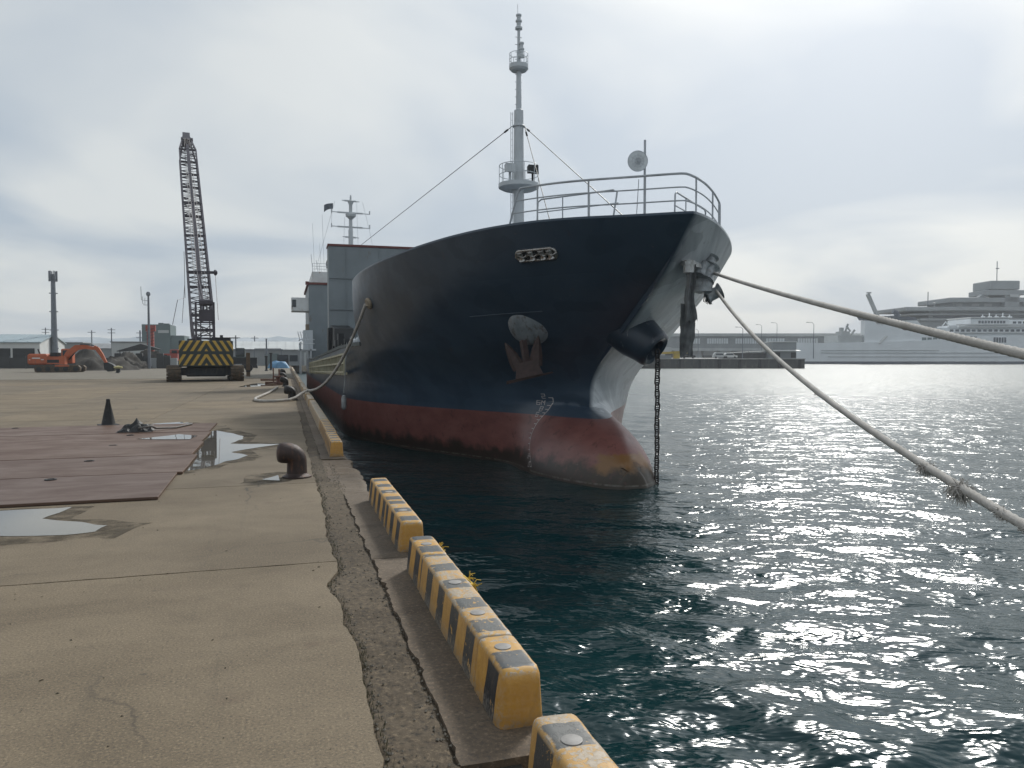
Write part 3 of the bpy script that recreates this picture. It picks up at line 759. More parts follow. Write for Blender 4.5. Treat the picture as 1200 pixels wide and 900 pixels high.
# parallel body aft of the forecastle, sheer dropping aft
YA, YE = YL, 88.0
def side_pts(y):
    if y < 33: return float(half_b(y, 2.2)), float(sheer(y, 2.28))
    zt = 2.10 - 0.6 * min(1, (y - 33) / 27)
    bx = 5.75 + 0.25 * min(1, max(0, (y - 33) / 27))
    if y > 78: bx -= (y - 78) ** 2 * 0.012
    return bx, zt
stn = list(np.linspace(YA, YE, 40))
for side in (-1, 1):
    rg = []
    for y in stn:
        bx, zt = side_pts(y)
        rg.append([(XC + side * bx, y, -2.4), (XC + side * bx, y, -0.8), (XC + side * bx, y, 0.048), (XC + side * bx, y, zt), (XC + side * (bx - .12), y, zt), (XC + side * (bx - .12), y, zt - 0.9)])
    hb.loft(rg, caps=False, closed=False)
lv = [1.0, 1.6, 2.1, 2.8, 3.4, 4.1]
bl = [(XC - float(half_b(YF, z)) + .03, YF - .01, float(sheer(YF, z))) for z in lv]; br = [(2 * XC - x, y, z) for x, y, z in bl]
for t in range(5): hb.add([bl[t], br[t], br[t + 1], bl[t + 1]], [(0, 1, 2, 3)])
for y0, y1 in ((27, 29), (29, 31), (31, 33.1)):
    q4 = [(XC + sd * (min(5.7, float(half_b(y, 1.25))) - .02), y, 1.22) for y, sd in ((y0, -1), (y0, 1), (y1, 1), (y1, -1))]; hb.add(q4, [(0, 1, 2, 3)])
bx, zt = side_pts(YE)
hb.add([(XC - bx, YE, -2.4), (XC + bx, YE, -2.4), (XC + bx, YE, zt), (XC - bx, YE, zt)], [(0, 1, 2, 3)])
rgl, rgr = [], []
for y in stn:
    bx, zt = side_pts(y); rgl.append((XC - bx + .1, y, zt - .9)); rgr.append((XC + bx - .1, y, zt - .9))
for i in range(len(stn) - 1): hb.add([rgl[i], rgr[i], rgr[i + 1], rgl[i + 1]], [(0, 1, 2, 3)])
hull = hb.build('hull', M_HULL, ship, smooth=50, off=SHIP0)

def on_ship(mb, name, mat, parent=None, smooth=None):
    return mb.build(name, mat, parent or ship, smooth, off=SHIP0)
# bulwark cap rail, dark rubbing line at the deck knuckle and weld seams
def hull_line(z, y0, y1, side, n=40, out=0.0, zf=None):
    pts = []
    for t in range(n + 1):
        Y = y0 + (y1 - y0) * t / n; zz = zf(t / n) if zf else z
        q = Vector(hull_pt(Y, zz, side)) + hull_n(Y, zz, side) * out; pts.append(q)
    return pts
m = MB()
m.tube([Vector((4.85, 0, 0)) * 0 + Vector(hull_pt(18.15 + .05 * q, 2.78 + .0 * q, -1)) + hull_n(18.15 + .05 * q, 2.78, -1) * .01 for q in range(40)], .011, 5)
on_ship(m, 'weld_seam', M_HULL, hull)
# draft marks: a curved scale with ticks and figures on the starboard bow
M_MARK = paint('mark_white', (0.62, 0.58, 0.56), 0.6, var=0.4, dirt=(0.3, 0.1, 0.09), scale=12, dirt_amt=0.4)
def az_of(px): return YAW + math.atan((px - 600) / 890.0)
def on_hull_az(a, z):     # starboard hull point on a bearing from the quay
    lo, hi = nose(z) + 1e-3, 27.0
    f = lambda Y: (XC - float(half_b(Y, z))) - Y * math.tan(a)
    for _ in range(60):
        mid = (lo + hi) / 2
        if f(mid) > 0: lo = mid
        else: hi = mid
    return lo
path = [(648, 0.55), (647, 0.36), (642, 0.18), (636, 0.02), (630, -0.16), (625, -0.38), (622, -0.6), (621, -0.85), (622, -1.1), (623, -1.3)]
pp = []
for px, z in path:
    Y = on_hull_az(az_of(px), z); pp.append((Y, z))
def hp(Y, z, out=0.006): return Vector(hull_pt(Y, z, -1)) + hull_n(Y, z, -1) * out
yz = hermite(range(len(pp)), [q[0] for q in pp]); zz_ = hermite(range(len(pp)), [q[1] for q in pp])
def scale_pt(t): return float(yz(np.array(t))), float(zz_(np.array(t)))
m = MB()
cur = [scale_pt(t) for t in np.linspace(0, len(pp) - 1, 50)]
for (a, b), (c_, d_) in zip(cur, cur[1:]):
    m.add([hp(a - .012, b), hp(a + .012, b), hp(c_ + .012, d_), hp(c_ - .012, d_)], [(0, 1, 2, 3)])
GL = {'2': [((0, 1), (1, 1)), ((1, 1), (1, .5)), ((1, .5), (0, .5)), ((0, .5), (0, 0)), ((0, 0), (1, 0))], '6': [((1, 1), (0, 1)), ((0, 1), (0, 0)), ((0, 0), (1, 0)), ((1, 0), (1, .5)), ((1, .5), (0, .5))],
      'M': [((0, 0), (0, 1)), ((0, 1), (.5, .5)), ((.5, .5), (1, 1)), ((1, 1), (1, 0))], '8': [((0, 0), (0, 1)), ((0, 1), (1, 1)), ((1, 1), (1, 0)), ((1, 0), (0, 0)), ((0, .5), (1, .5))],
      'r': [((0, 0), (0, 1)), ((0, 1), (1, .8))], '0': [((0, 0), (0, 1)), ((0, 1), (1, 1)), ((1, 1), (1, 0)), ((1, 0), (0, 0))]}
def glyph(ch, Y0, z0, w, h, sw=0.016):
    for (a, b), (c_, d_) in GL[ch]:
        # the reader stands off the starboard bow: his right is towards the stem (smaller Y)
        p0, p1 = np.array([Y0 - a * w, z0 + b * h]), np.array([Y0 - c_ * w, z0 + d_ * h])
        dd = p1 - p0; L = np.hypot(*dd) + 1e-6; nn = np.array([-dd[1], dd[0]]) / L * sw / 2
        e = dd / L * sw / 2
        m.add([hp(*(p0 - e + nn)), hp(*(p0 - e - nn)), hp(*(p1 + e - nn)), hp(*(p1 + e + nn))], [(0, 1, 2, 3)])
for i, t in enumerate(np.linspace(0, len(pp) - 1, 16)):
    Y, z = scale_pt(t)
    m.add([hp(Y, z - .01), hp(Y + .11, z - .01), hp(Y + .11, z + .01), hp(Y, z + .01)], [(0, 1, 2, 3)])
for t, s in ((0.0, '2'), (1.0, '6M'), (2.0, '8'), (3.0, '6'), (8.0, '8'), (9.0, '0')):
    Y, z = scale_pt(t); W = 0.10 * len(s) + .03 * (len(s) - 1)
    for q, ch in enumerate(s): glyph(ch, Y + .17 + W - q * .13, z - .02, .085, .12)
on_ship(m, 'draft_mark', M_MARK, hull)

# anchor bolsters both sides, the starboard one holding the anchor
def solve_on(side, px, z):
    a = az_of(px); f = lambda Y: (XC + side * float(half_b(Y, z))) - Y * math.tan(a)
    Ys = np.linspace(nose(z) + 1e-3, 27, 400); vals = [f(Y) for Y in Ys]
    for i in range(399):
        if vals[i] * vals[i + 1] <= 0: return Ys[i]
    return Ys[int(np.argmin(np.abs(vals)))]
M_NAVY = paint('navy_paint', (.026, .043, .065), .35, var=.4, scale=2, dirt=(.20, .22, .24), dirt_amt=.15)
M_BOLS = paint('bolster_pale', (0.30, 0.335, 0.355), 0.42, 0.0, var=0.45, dirt=(0.10, 0.07, 0.06), scale=3)  # starboard bolster, paler than the navy one to port
def bolster(side):
    z = 2.35; Yb = solve_on(side, 744 if side > 0 else 620, z)
    c0 = Vector(hull_pt(Yb, z, side)); ax = Vector((side * 0.50, -0.62, -0.58)).normalized()
    m = MB()
    if side > 0: m.lathe([(.62, -.5), (.60, 0.05), (.52, .42), (.50, .62), (.47, .70), (.40, .74), (.30, .70), (.24, .4)], c0, 28, ax)
    else: m.lathe([(.66, -.55), (.60, -.02), (.54, .11), (.45, .17), (.3, .20), (.0, .21)], c0 + Vector((0, 0, .12)), 28, ax)
    return on_ship(m, 'anchor_bolster', M_NAVY if side > 0 else M_BOLS, hull, smooth=50), c0, ax
_, cP, aP = bolster(1)
_, cS, aS = bolster(-1)
# panama chock: bright worn oval opening with posts in the starboard bulwark
def hull_frame(Y, z, side):
    n = hull_n(Y, z, side); c0 = Vector(hull_pt(Y, z, side))
    u = (Vector(hull_pt(Y - .05, z, side)) - Vector(hull_pt(Y + .05, z, side))).normalized(); v = n.cross(u).normalized()
    if v.z < 0: v = -v
    return c0, u, v, n
def chock(Y, z, side, w, h, name, posts):
    c0, u, v, n = hull_frame(Y, z, side)
    at = lambda a, b, d: c0 + u * a + v * b + n * d
    loop = []
    for t in range(28):
        q = 2 * math.pi * t / 28; x_, y_ = math.cos(q), math.sin(q)
        loop.append(((w / 2 - h / 2) * (1 if x_ > 0 else -1) + h / 2 * x_, h / 2 * y_))
    m = MB(); m.tube([at(a, b, .025) for a, b in loop], .035, 8, closed=True)
    o = on_ship(m, name, M_STEEL, hull, smooth=60)
    m = MB(); m.add([at(a * .97, b * .9, .012) for a, b in loop], [tuple(range(28))])
    m.build('chock_shadow_plate', M_DARK, o, off=SHIP0)
    m = MB()
    for a in posts:
        m.lathe([(.075, -.02), (.10, .0), (.065, .05), (.065, h * .7), (.10, h * .76), (.085, h * .8)], at(a, -h * .38, .02), 14, v)
    for a in posts: m.tube([at(a - .16, -.01, .05), at(a - .05, .05, .09), at(a + .08, -.02, .1), at(a + .2, .02, .04)], .022, 6)
    m.build('roller', M_STEEL, o, smooth=50, off=SHIP0)
    return o
Yc = solve_on(-1, 628, 3.98)
chock(Yc, 3.98, -1, 1.12, .27, 'mooring_chock', (-.42, -.12, .18, .40))
Yd = solve_on(-1, 434, 3.5)
cf, uf, vf, nf = hull_frame(Yd, 3.55, -1)
m = MB(); m.tube([cf + uf * (.16 * math.cos(q)) + vf * (.13 * math.sin(q)) + nf * .03 for q in np.linspace(0, 2 * math.pi, 18)[:-1]], .06, 8, closed=True)
m.lathe([(.10, 0), (.13, .02), (.09, .06), (.09, .2), (.0, .21)], cf - vf * .1 + nf * .05, 12, vf)
on_ship(m, 'fairlead', paint('fairlead_worn', (0.34, 0.28, 0.20), 0.6, var=0.5, scale=12), hull, smooth=50)

# bow railing: three bars following the bulwark, with an inner guard frame
tp = np.array([inset(q, 0.35, 0.05) for q in top])
arc = np.concatenate([[0], np.cumsum(np.linalg.norm(np.diff(tp, axis=0), axis=1))])
mid = arc[len(tp) // 2]
def rail_pt(s, h):
    s = s + mid
    return Vector([float(np.interp(s, arc, tp[:, i])) for i in range(3)]) + Vector((0, 0, h))
S0, S1 = -4.35, 2.95
m = MB()
for h, r in ((.84, .026), (.56, .016), (.28, .016)):
    a = S0 + (0.35 if h > .8 else .25 * h)
    pts = [rail_pt(s, h) for s in np.linspace(a, S1 - (.12 if h > .8 else 0), 50)]
    if h > .8: pts = [rail_pt(S0, 0)] + [rail_pt(S0 + .12, .34), rail_pt(S0 + .26, .72)] + pts + [rail_pt(S1 - .03, .79), rail_pt(S1, .68), rail_pt(S1 + .02, 0)]
    m.tube(pts, r, 6)
rl = on_ship(m, 'bow_rail', M_RAIL, smooth=60)
for s in (-3.5, -2.15, -0.85, 0.5, 1.8, 2.75):
    m = MB(); m.tube([rail_pt(s, -.1), rail_pt(s, .84)], .022, 6); m.build('rail_post', M_RAIL, rl, smooth=60, off=SHIP0)
for a, b in ((-3.3, -1.2), (0.1, 2.6)):
    m = MB()
    q0, q1 = rail_pt(a, 0) + Vector((0, .55, 0)), rail_pt(b, 0) + Vector((0, .55, 0))
    q0.z = q1.z = max(q0.z, q1.z); e = (q1 - q0).normalized(); up_ = Vector((0, 0, .60))
    m.tube([q0, q0 + up_ * .9 + e * .03, q0 + up_ + e * .12, q1 + up_ - e * .12, q1 + up_ * .9 - e * .03, q1 - e * .12], .02, 6)
    m.tube([q0 + up_ * .5, q1 + up_ * .5], .015, 5)
    for t in (.33, .66): m.tube([q0 + (q1 - q0) * t, q0 + (q1 - q0) * t + up_], .015, 5)
    on_ship(m, 'guard_frame', M_RAIL, smooth=60)

# signal lamp with wire guard on its pole
L0 = Vector((8.25, 16.6, 4.3))
m = MB(); m.tube([L0, L0 + Vector((0, 0, 2.55))], .03, 8); m.tube([L0 + Vector((-.25, 0, .1)), L0 + Vector((-.18, -.05, 1.6))], .01, 5)
lp = on_ship(m, 'lamp_pole', M_RAIL, smooth=60)
lc = L0 + Vector((-.22, -.05, 2.02)); ax = Vector((-.25, -1, -.12)).normalized()
m = MB(); m.lathe([(.0, .16), (.12, .14), (.20, .07), (.232, -.02), (.238, -.06), (.225, -.06)], lc, 26, -ax)
lb = m.build('lamp_bowl', paint('lamp_bowl_grey', (0.5, 0.54, 0.57), 0.3, 0.5, var=0.3), lp, smooth=50, off=SHIP0)
m = MB(); m.lathe([(.222, .055), (.222, .06), (.0, .075)], lc, 26, ax); m.build('lamp_lens', paint('lamp_lens', (0.62, 0.66, 0.68), 0.15, var=0.3, scale=6), lp, smooth=60, off=SHIP0)
m = MB(); fx, fy = m.frame(ax)
for r in (.07, .14, .21, .24): m.tube([lc + ax * (.09 - .04 * (r / .24)) + fx * r * math.cos(q) + fy * r * math.sin(q) for q in np.linspace(0, 2 * math.pi, 24)[:-1]], .005, 4, closed=True)
for q in np.linspace(0, 2 * math.pi, 13)[:-1]: m.tube([lc + ax * .09, lc + ax * .05 + fx * .24 * math.cos(q) + fy * .24 * math.sin(q)], .004, 4)
m.build('wire_guard', M_RAIL, lp, off=SHIP0)

# foremast with two platforms, ladder, lamps and stays
F0 = Vector((8.0, 26.0, 0))
m = MB(); m.lathe([(.20, 3.6), (.19, 7.6), (.165, 10.4), (.10, 10.45), (.085, 11.9), (.06, 11.95), (.05, 13.2), (.0, 13.2)], F0, 18)
fm = on_ship(m, 'foremast', M_MAST, smooth=40)
def platform(z, r, h, nposts):
    m = MB(); m.lathe([(.12, z - .18), (r * .8, z - .17), (r, z - .10), (r, z + .04), (.12, z + .04)], F0, 24)
    o = m.build('platform', M_MAST, fm, smooth=40, off=SHIP0)
    m = MB()
    for hh in (h, h * .52):
        m.tube([F0 + Vector((r * .96 * math.cos(q), r * .96 * math.sin(q), z + hh)) for q in np.linspace(0, 2 * math.pi, 25)[:-1]], .014 if r > .5 else .01, 5, closed=True)
    for q in np.linspace(0, 2 * math.pi, nposts + 1)[:-1]:
        c0 = F0 + Vector((r * .96 * math.cos(q + .3), r * .96 * math.sin(q + .3), z)); m.tube([c0, c0 + Vector((0, 0, h))], .011, 5)
    m.build('platform_rail', M_MAST, o, off=SHIP0)
platform(7.78, .72, .68, 10); platform(12.0 - .05, .34, .42, 8)
for dx, w, ry, nm in ((-.42, .34, .3, 'pale floodlight'), (.42, .36, -.2, 'dark floodlight')):
    c0 = F0 + Vector((dx, -.35, 8.28)); m = MB()
    m.hexa([c0 + Vector(v) for v in ((-w / 2, -.1, -.16), (w / 2, -.1, -.16), (w / 2, .12, -.12), (-w / 2, .12, -.12), (-w / 2, -.05, .16), (w / 2, -.05, .16), (w / 2, .14, .12), (-w / 2, .14, .12))])
    m.tube([c0 + Vector((0, .05, -.12)), c0 + Vector((0, .05, -.46))], .04, 6)
    o = m.build('floodlight', M_MAST if dx < 0 else M_DARK, fm, off=SHIP0); o['label'] = nm
m = MB()
for x_ in (-.31, -.24): m.tube([F0 + Vector((x_, -.06, 4.2)), F0 + Vector((x_, -.06, 10.3))], .012, 4)
for z in np.arange(4.3, 10.3, .22): m.tube([F0 + Vector((-.31, -.06, z)), F0 + Vector((-.24, -.06, z))], .009, 4)
for z in np.arange(10.6, 13.0, .26): m.tube([F0 + Vector((-.14, -.03, z)), F0 + Vector((.10, -.03, z))], .012, 4)
m.build('ladder', M_MAST, fm, off=SHIP0)
m = MB()
for z, r in ((12.75, .09), (13.25, .10)):
    zz0 = z - .55 if z < 13 else z - .05
    m.lathe([(.03, zz0), (r * 1.3, zz0 + .03), (r * 1.3, zz0 + .1), (r * .8, zz0 + .14), (r * .8, zz0 + .27), (r * 1.15, zz0 + .29), (r * 1.15, zz0 + .34), (r * .75, zz0 + .37), (r * .75, zz0 + .47), (r, zz0 + .49), (r, zz0 + .54), (.0, zz0 + .56)], F0 + Vector((.07 if z < 13 else 0, -.1 if z < 13 else 0, 0)), 12)
m.tube([F0 + Vector((-.03, 0, 13.2)), F0 + Vector((-.04, 0, 14.1))], .008, 4)
m.build('mast_lamp', M_MAST, fm, smooth=40, off=SHIP0)
m = MB(); m.tube([F0 + Vector((.2 * math.cos(q), .2 * math.sin(q), 9.85)) for q in np.linspace(0, 6.283, 17)[:-1]], .03, 6, closed=True)
m.build('stay_collar', M_MAST, fm, off=SHIP0)
for e in ((4.3, 45.0, 8.2), (7.95, 16.0, 4.5), (7.4, 20.0, 4.3)):
    m = MB(); a = F0 + Vector((-.22 if e[0] < 5 else .22, 0, 9.85)); e = Vector(e)
    m.tube([a, e], .014, 5); d_ = (e - a).normalized()
    m.lathe([(.0, 0), (.035, .05), (.035, .3), (.0, .35)], a + d_ * .35, 6, d_)
    on_ship(m, 'mast_stay', M_DARK)

# tall grey steel wall across the ship ahead of the hold
m = MB(); m.bbox(2.42, 13.6, 45.0, 46.4, 0.8, 8.05, .02); bw = on_ship(m, 'hold_wall', M_GREY)
m = MB(); m.box(2.38, 13.64, 44.96, 46.44, 8.06, 8.18); m.build('wall_coping', M_RED, bw, off=SHIP0)
m = MB()
for z in (2.6, 4.4, 6.2): m.box(2.42, 13.6, 44.93, 44.995, z, z + .05)
for x_ in np.arange(3.4, 13.5, 1.9): m.box(x_, x_ + .05, 44.955, 44.995, .8, 8.0)
m.build('stiffener', M_GREY, bw, off=SHIP0)
m = MB(); m.hexa([(2.45, 40.5, 1.2), (3.6, 40.5, 1.2), (3.6, 44.9, 1.2), (2.45, 44.9, 1.2), (2.5, 41.4, 3.2), (3.5, 41.4, 3.2), (3.5, 44.9, 3.5), (2.5, 44.9, 3.5)])
m.box(2.28, 2.5, 43.2, 44.4, 1.6, 3.3)
for q in range(8): m.box(2.3 + .2 * (q % 2), 2.55 + .2 * (q % 2), 33 + q * 1.1, 33.5 + q * 1.1, 1.2, 2.25 + .25 * (q % 3))
on_ship(m, 'deck_winch', M_DARK)
for q in range(10):
    m = MB(); m.lathe([(.16, 1.3), (.16, 2.3), (.22, 2.32), (.22, 2.42), (.10, 2.46), (.08, 2.62 - .05 * (q % 4)), (.0, 2.64 - .05 * (q % 4))], (2.95 + .03 * (q % 3), 31.0 + q * 1.2, 0), 8)
    on_ship(m, 'deck_vent', M_MAST, smooth=40)
m = MB(); m.tube([(2.75, 27.2, 2.0), (2.75, 27.2, 2.7), (2.6, 28.6, 2.65), (2.6, 28.6, 2.0)], .03, 5); m.tube([(2.68, 27.9, 2.0), (2.68, 27.9, 2.67)], .03, 5)
on_ship(m, 'deck_rail', M_MAST)
m = MB(); m.loft([[(XC - side_pts(y)[0] - .05, y, side_pts(y)[1] - .06), (XC - side_pts(y)[0] + .2, y, side_pts(y)[1] - .06), (XC - side_pts(y)[0] + .2, y, side_pts(y)[1] + .07), (XC - side_pts(y)[0] - .05, y, side_pts(y)[1] + .07)] for y in np.linspace(27.1, 68, 30)])
on_ship(m, 'gunwale', M_DKGREEN)
# stowed gangway hanging along the ship's side: bars one by one
M_GANG = paint('gangway_cream', (0.50, 0.47, 0.33), 0.6, var=0.35, dirt=(0.22, 0.17, 0.10), scale=1.5)
gx = lambda y: XC - side_pts(max(y, 30))[0] - .16
gz0 = lambda y: 1.12 - (y - 29) * .018
gz1 = lambda y: 1.80 - (y - 29) * .018
m = MB()
for f in (gz0, gz1, lambda y: (gz0(y) + gz1(y)) / 2): m.beam((gx(29), 29, f(29)), (gx(64), 64, f(64)), .07)
m.hexa([(gx(29), 29, gz0(29) - .1), (gx(29) + .12, 29, gz0(29) - .1), (gx(64) + .12, 64, gz0(64) - .1), (gx(64), 64, gz0(64) - .1), (gx(29), 29, gz0(29)), (gx(29) + .12, 29, gz0(29)), (gx(64) + .12, 64, gz0(64)), (gx(64), 64, gz0(64))])
gw = on_ship(m, 'gangway', M_GANG)
for y in np.arange(29, 64.1, 0.9):
    b = MB(); b.beam((gx(y), y, gz0(y) - .12), (gx(y), y, gz1(y) + .05), .06); b.build('gangway_bar', M_GANG, gw, off=SHIP0)
# fender hanging against the side
m = MB(); m.lathe([(.0, 0), (.06, .03), (.09, .12), (.09, .42), (.06, .52), (.0, .54)], (1.98, 27.6, -.2), 10); m.tube([(1.98, 27.6, .4), (2.1, 27.6, 2.2)], .015, 4)
on_ship(m, 'hull_fender', paint('fender_white', (0.40, 0.42, 0.42), 0.6, var=0.5, scale=4), smooth=50)

# accommodation block aft with bridge wing
m = MB(); m.box(2.05, 14.2, 70, 82, 0.5, 8.1)
ac = on_ship(m, 'accommodation', M_GREY)
m = MB(); m.box(1.9, 14.3, 69.9, 82.1, 8.11, 8.3); m.lathe([(.0, 0), (.15, .02), (.15, .3), (.0, .32)], (1.9, 69.85, 8.05), 8); m.build('roof_edge', M_RED, ac, off=SHIP0)
m = MB(); m.box(2.35, 13.8, 70.4, 80, 8.31, 9.3); m.build('wheelhouse_top', M_WHITE, ac, off=SHIP0)
m = MB(); m.bbox(0.55, 2.04, 70.2, 72.6, 5.75, 6.95, .03); bwg = m.build('bridge_wing', M_WHITE, ac, off=SHIP0)
m = MB(); m.box(.62, .95, 70.165, 70.195, 6.1, 6.75); m.build('wing_window', M_GLASS, bwg, off=SHIP0)
m = MB(); m.box(1.75, 2.04, 70.4, 71.2, 4.1, 4.6); m.build('lamp_box', paint('lamp_box_tan', (.3, .24, .18), .6), ac, off=SHIP0)
m = MB(); m.box(2.0, 14.25, 69.85, 69.99, .5, 1.5); m.build('house_foot', M_RED, ac, off=SHIP0)
m = MB()
for z in (9.55, 9.8, 10.05): m.tube([(2.4, 70.5, z), (6, 70.5, z)], .018, 4)
for x_ in np.arange(2.4, 6.1, .6): m.tube([(x_, 70.5, 9.3), (x_, 70.5, 10.05)], .018, 4)
for x_, h in ((2.45, 1.6), (2.9, 1.1), (3.2, 2.6), (3.45, 5.2), (2.6, 4.4)): m.tube([(x_, 71, 9.3), (x_ - .15, 71, 9.3 + h)], .022 if h < 2 else .012, 4)
m.build('roof_rail', M_MAST, ac, off=SHIP0)
m = MB(); m.lathe([(.12, 9.3), (.12, 9.6), (.42, 9.75), (.5, 10.1), (.42, 10.45), (.2, 10.6), (.0, 10.63)], (4.1, 71.5, 0), 14); m.build('radome', M_DARK, ac, smooth=60, off=SHIP0)
# stern gallery and stair left of the block
m = MB()
for y in np.arange(64, 70, 1.4): m.box(1.15, 1.25, y, y + .1, .3, 2.9); m.box(1.95, 2.05, y, y + .1, .3, 2.9)
m.box(1.1, 2.4, 64, 69.9, 2.2, 2.32)
for z in (2.75, 3.1): m.tube([(1.15, 64, z), (1.15, 69.8, z)], .03, 4); m.tube([(1.15, 64, z), (2.3, 64, z)], .03, 4)
m.box(1.5, 2.3, 68.2, 69.8, 2.33, 4.0)
for q in range(4): m.tube([(1.2 + q * .2, 66, 3.0), (1.0 + q * .2, 66, 3.8)], .03, 4)
on_ship(m, 'side_gallery', M_MAST)
# mizzen mast showing above the wall
m = MB(); M0 = Vector((5.42, 66.0, 0))
m.lathe([(.22, 6), (.20, 12.4), (.16, 12.5), (.14, 14.6), (.0, 14.65)], M0, 12)
mz = on_ship(m, 'radar_mast', M_MAST, smooth=40)
for z, w, tip in ((11.8, .95, 0), (12.65, 2.2, .28), (13.85, 2.2, .25), (14.85, 1.0, .0)):
    m = MB(); m.beam(M0 + Vector((-w * .5, 0, z + .03)), M0 + Vector((w * .45, 0, z)), .12); m.beam(M0 + Vector((-w * .72, 0, z + .05)), M0 + Vector((w * .72, 0, z - .02)), .06)
    if tip:
        for s in (-.72, .72): m.beam(M0 + Vector((w * s, 0, z - .05)), M0 + Vector((w * s, 0, z + tip)), .09)
    m.build('mast_yard', M_MAST, mz, off=SHIP0)
m = MB(); m.lathe([(.12, 13.3), (.42, 13.55), (.45, 13.75), (.14, 13.85), (.14, 14.5), (.28, 14.85), (.1, 14.95), (.05, 15.35)], M0 + Vector((0, -.05, 0)) * 1.0 + Vector((0, 0, .75 - .2)) * 0, 12)
m.build('mast_nest', M_MAST, mz, smooth=40, off=SHIP0)
m = MB()
for a, b in (((-1.3, 14.8), (-2.9, 9)), ((-1.55, 13.9), (-1.6, 12.7)), ((1.0, 14.8), (1.5, 12.7)), ((.5, 14.8), (.6, 11)), ((-.5, 13.5), (-.6, 11)), ((1.55, 12.6), (2.2, 9))):
    m.tube([M0 + Vector((a[0], 0, a[1])), M0 + Vector((b[0], 0, b[1]))], .012, 4)
m.build('rigging', M_MAST, mz, off=SHIP0)
# flag on the mast halyard
def flg(u, v): return (-.75 * u, .12 * math.sin(5 * u + v), -.45 * v - .35 * u * u + .12 * u * (1 - v))
m = MB(); m.grid(flg, 10, 5); o = m.build('signal_flag', paint('flag_grey', (.15, .17, .2), .8, var=.6, scale=3)); o.location = M0 + Vector((-1.45, 0, 14.6))
tag(o, 'small dark signal flag flying from the halyard of the aft mast', 'flag')

# ------------------------------------------------------------------ stowed anchor, anchor chain
anc = thing('anchor', 'rusty red stockless anchor stowed against the starboard bow, flukes pointing up', 'anchor', tuple(cS))
axs = aS; ex = Vector((-.80, -.60, 0)).normalized() * -1      # to the reader's right
ex = Vector((0.80, -0.28, 0.18)).normalized(); ez = Vector((0, 0, 1)); ez = (ez - ex * ez.dot(ex)).normalized(); en = ex.cross(ez).normalized()
if en.y > 0: en = -en
def A_(a, b, d): return ex * a + ez * b + en * d
base = aS * .38 + en * .05 + Vector((0, 0, -.42))
m = MB(); m.loft([[base + A_(s * .62, -.62 + .02 * s, -.02), base + A_(s * .62, -.62 + .02 * s, .14), base + A_(s * .60, -.56, .16), base + A_(s * .60, -.56, -.04)] for s in (-1, -.5, 0, .5, 1)])
m.loft([[base + A_(-.36 + t * .1, -.56 + t * .35, -.10), base + A_(.36 - t * .1, -.56 + t * .35, -.10), base + A_(.36 - t * .1, -.56 + t * .35, .20 - t * .06), base + A_(-.36 + t * .1, -.56 + t * .35, .20 - t * .06)] for t in (0, .4, .8, 1.1)])
m.build('anchor_crown', M_ANCH, anc, smooth=30)
for s in (-1, 1):
    m = MB(); w = (.16, .17, .13, .07, .015)
    m.loft([[base + A_(s * (.22 + .12 * t + .10 * t * t) - w[i], -.36 + .78 * t, .02), base + A_(s * (.22 + .12 * t + .1 * t * t) + w[i], -.36 + .78 * t, .02), base + A_(s * (.22 + .12 * t + .1 * t * t) + w[i] * .5, -.36 + .78 * t, .14 - .06 * t), base + A_(s * (.22 + .12 * t + .1 * t * t) - w[i] * .5, -.36 + .78 * t, .14 - .06 * t)] for i, t in enumerate((0, .3, .6, .85, 1))])
    m.build('fluke', M_ANCH, anc, smooth=30)
m = MB(); m.beam(base + A_(0, -.3, .04), base + A_(0.02, .38, -.15), .15, .13); m.build('shank', M_ANCH, anc)
cht = Vector(cP) + aP * .72
ch0 = Vector((cht.x + .03, cht.y - .02, cht.z - .02))
chain = thing('anchor_chain', 'studded iron anchor chain hanging straight from the port bow into the water', 'chain', tuple(ch0))
def link_mb():
    m = MB(); pts = []
    for t in range(20):
        q = 2 * math.pi * t / 20; pts.append((.062 * math.cos(q), 0, .055 * (1 if math.sin(q) > 0 else -1) * (abs(math.sin(q)) > .01) + .062 * math.sin(q)))
    m.tube(pts, .021, 7, closed=True); m.cyl((-.05, 0, 0), (.05, 0, 0), .014, n=6); return m
lk = link_mb().mesh('chain_link', M_CHAIN, 60)
nl = int((ch0.z - WZ + .3) / .168)
for q in range(nl):
    o = link('chain_link', lk, chain, (.006 * math.sin(q), 0, -.05 - q * .168)); o.rotation_euler = (R(random.uniform(-4, 4)), R(random.uniform(-4, 4)), R(20 if q % 2 else 110) + random.uniform(-.15, .15))
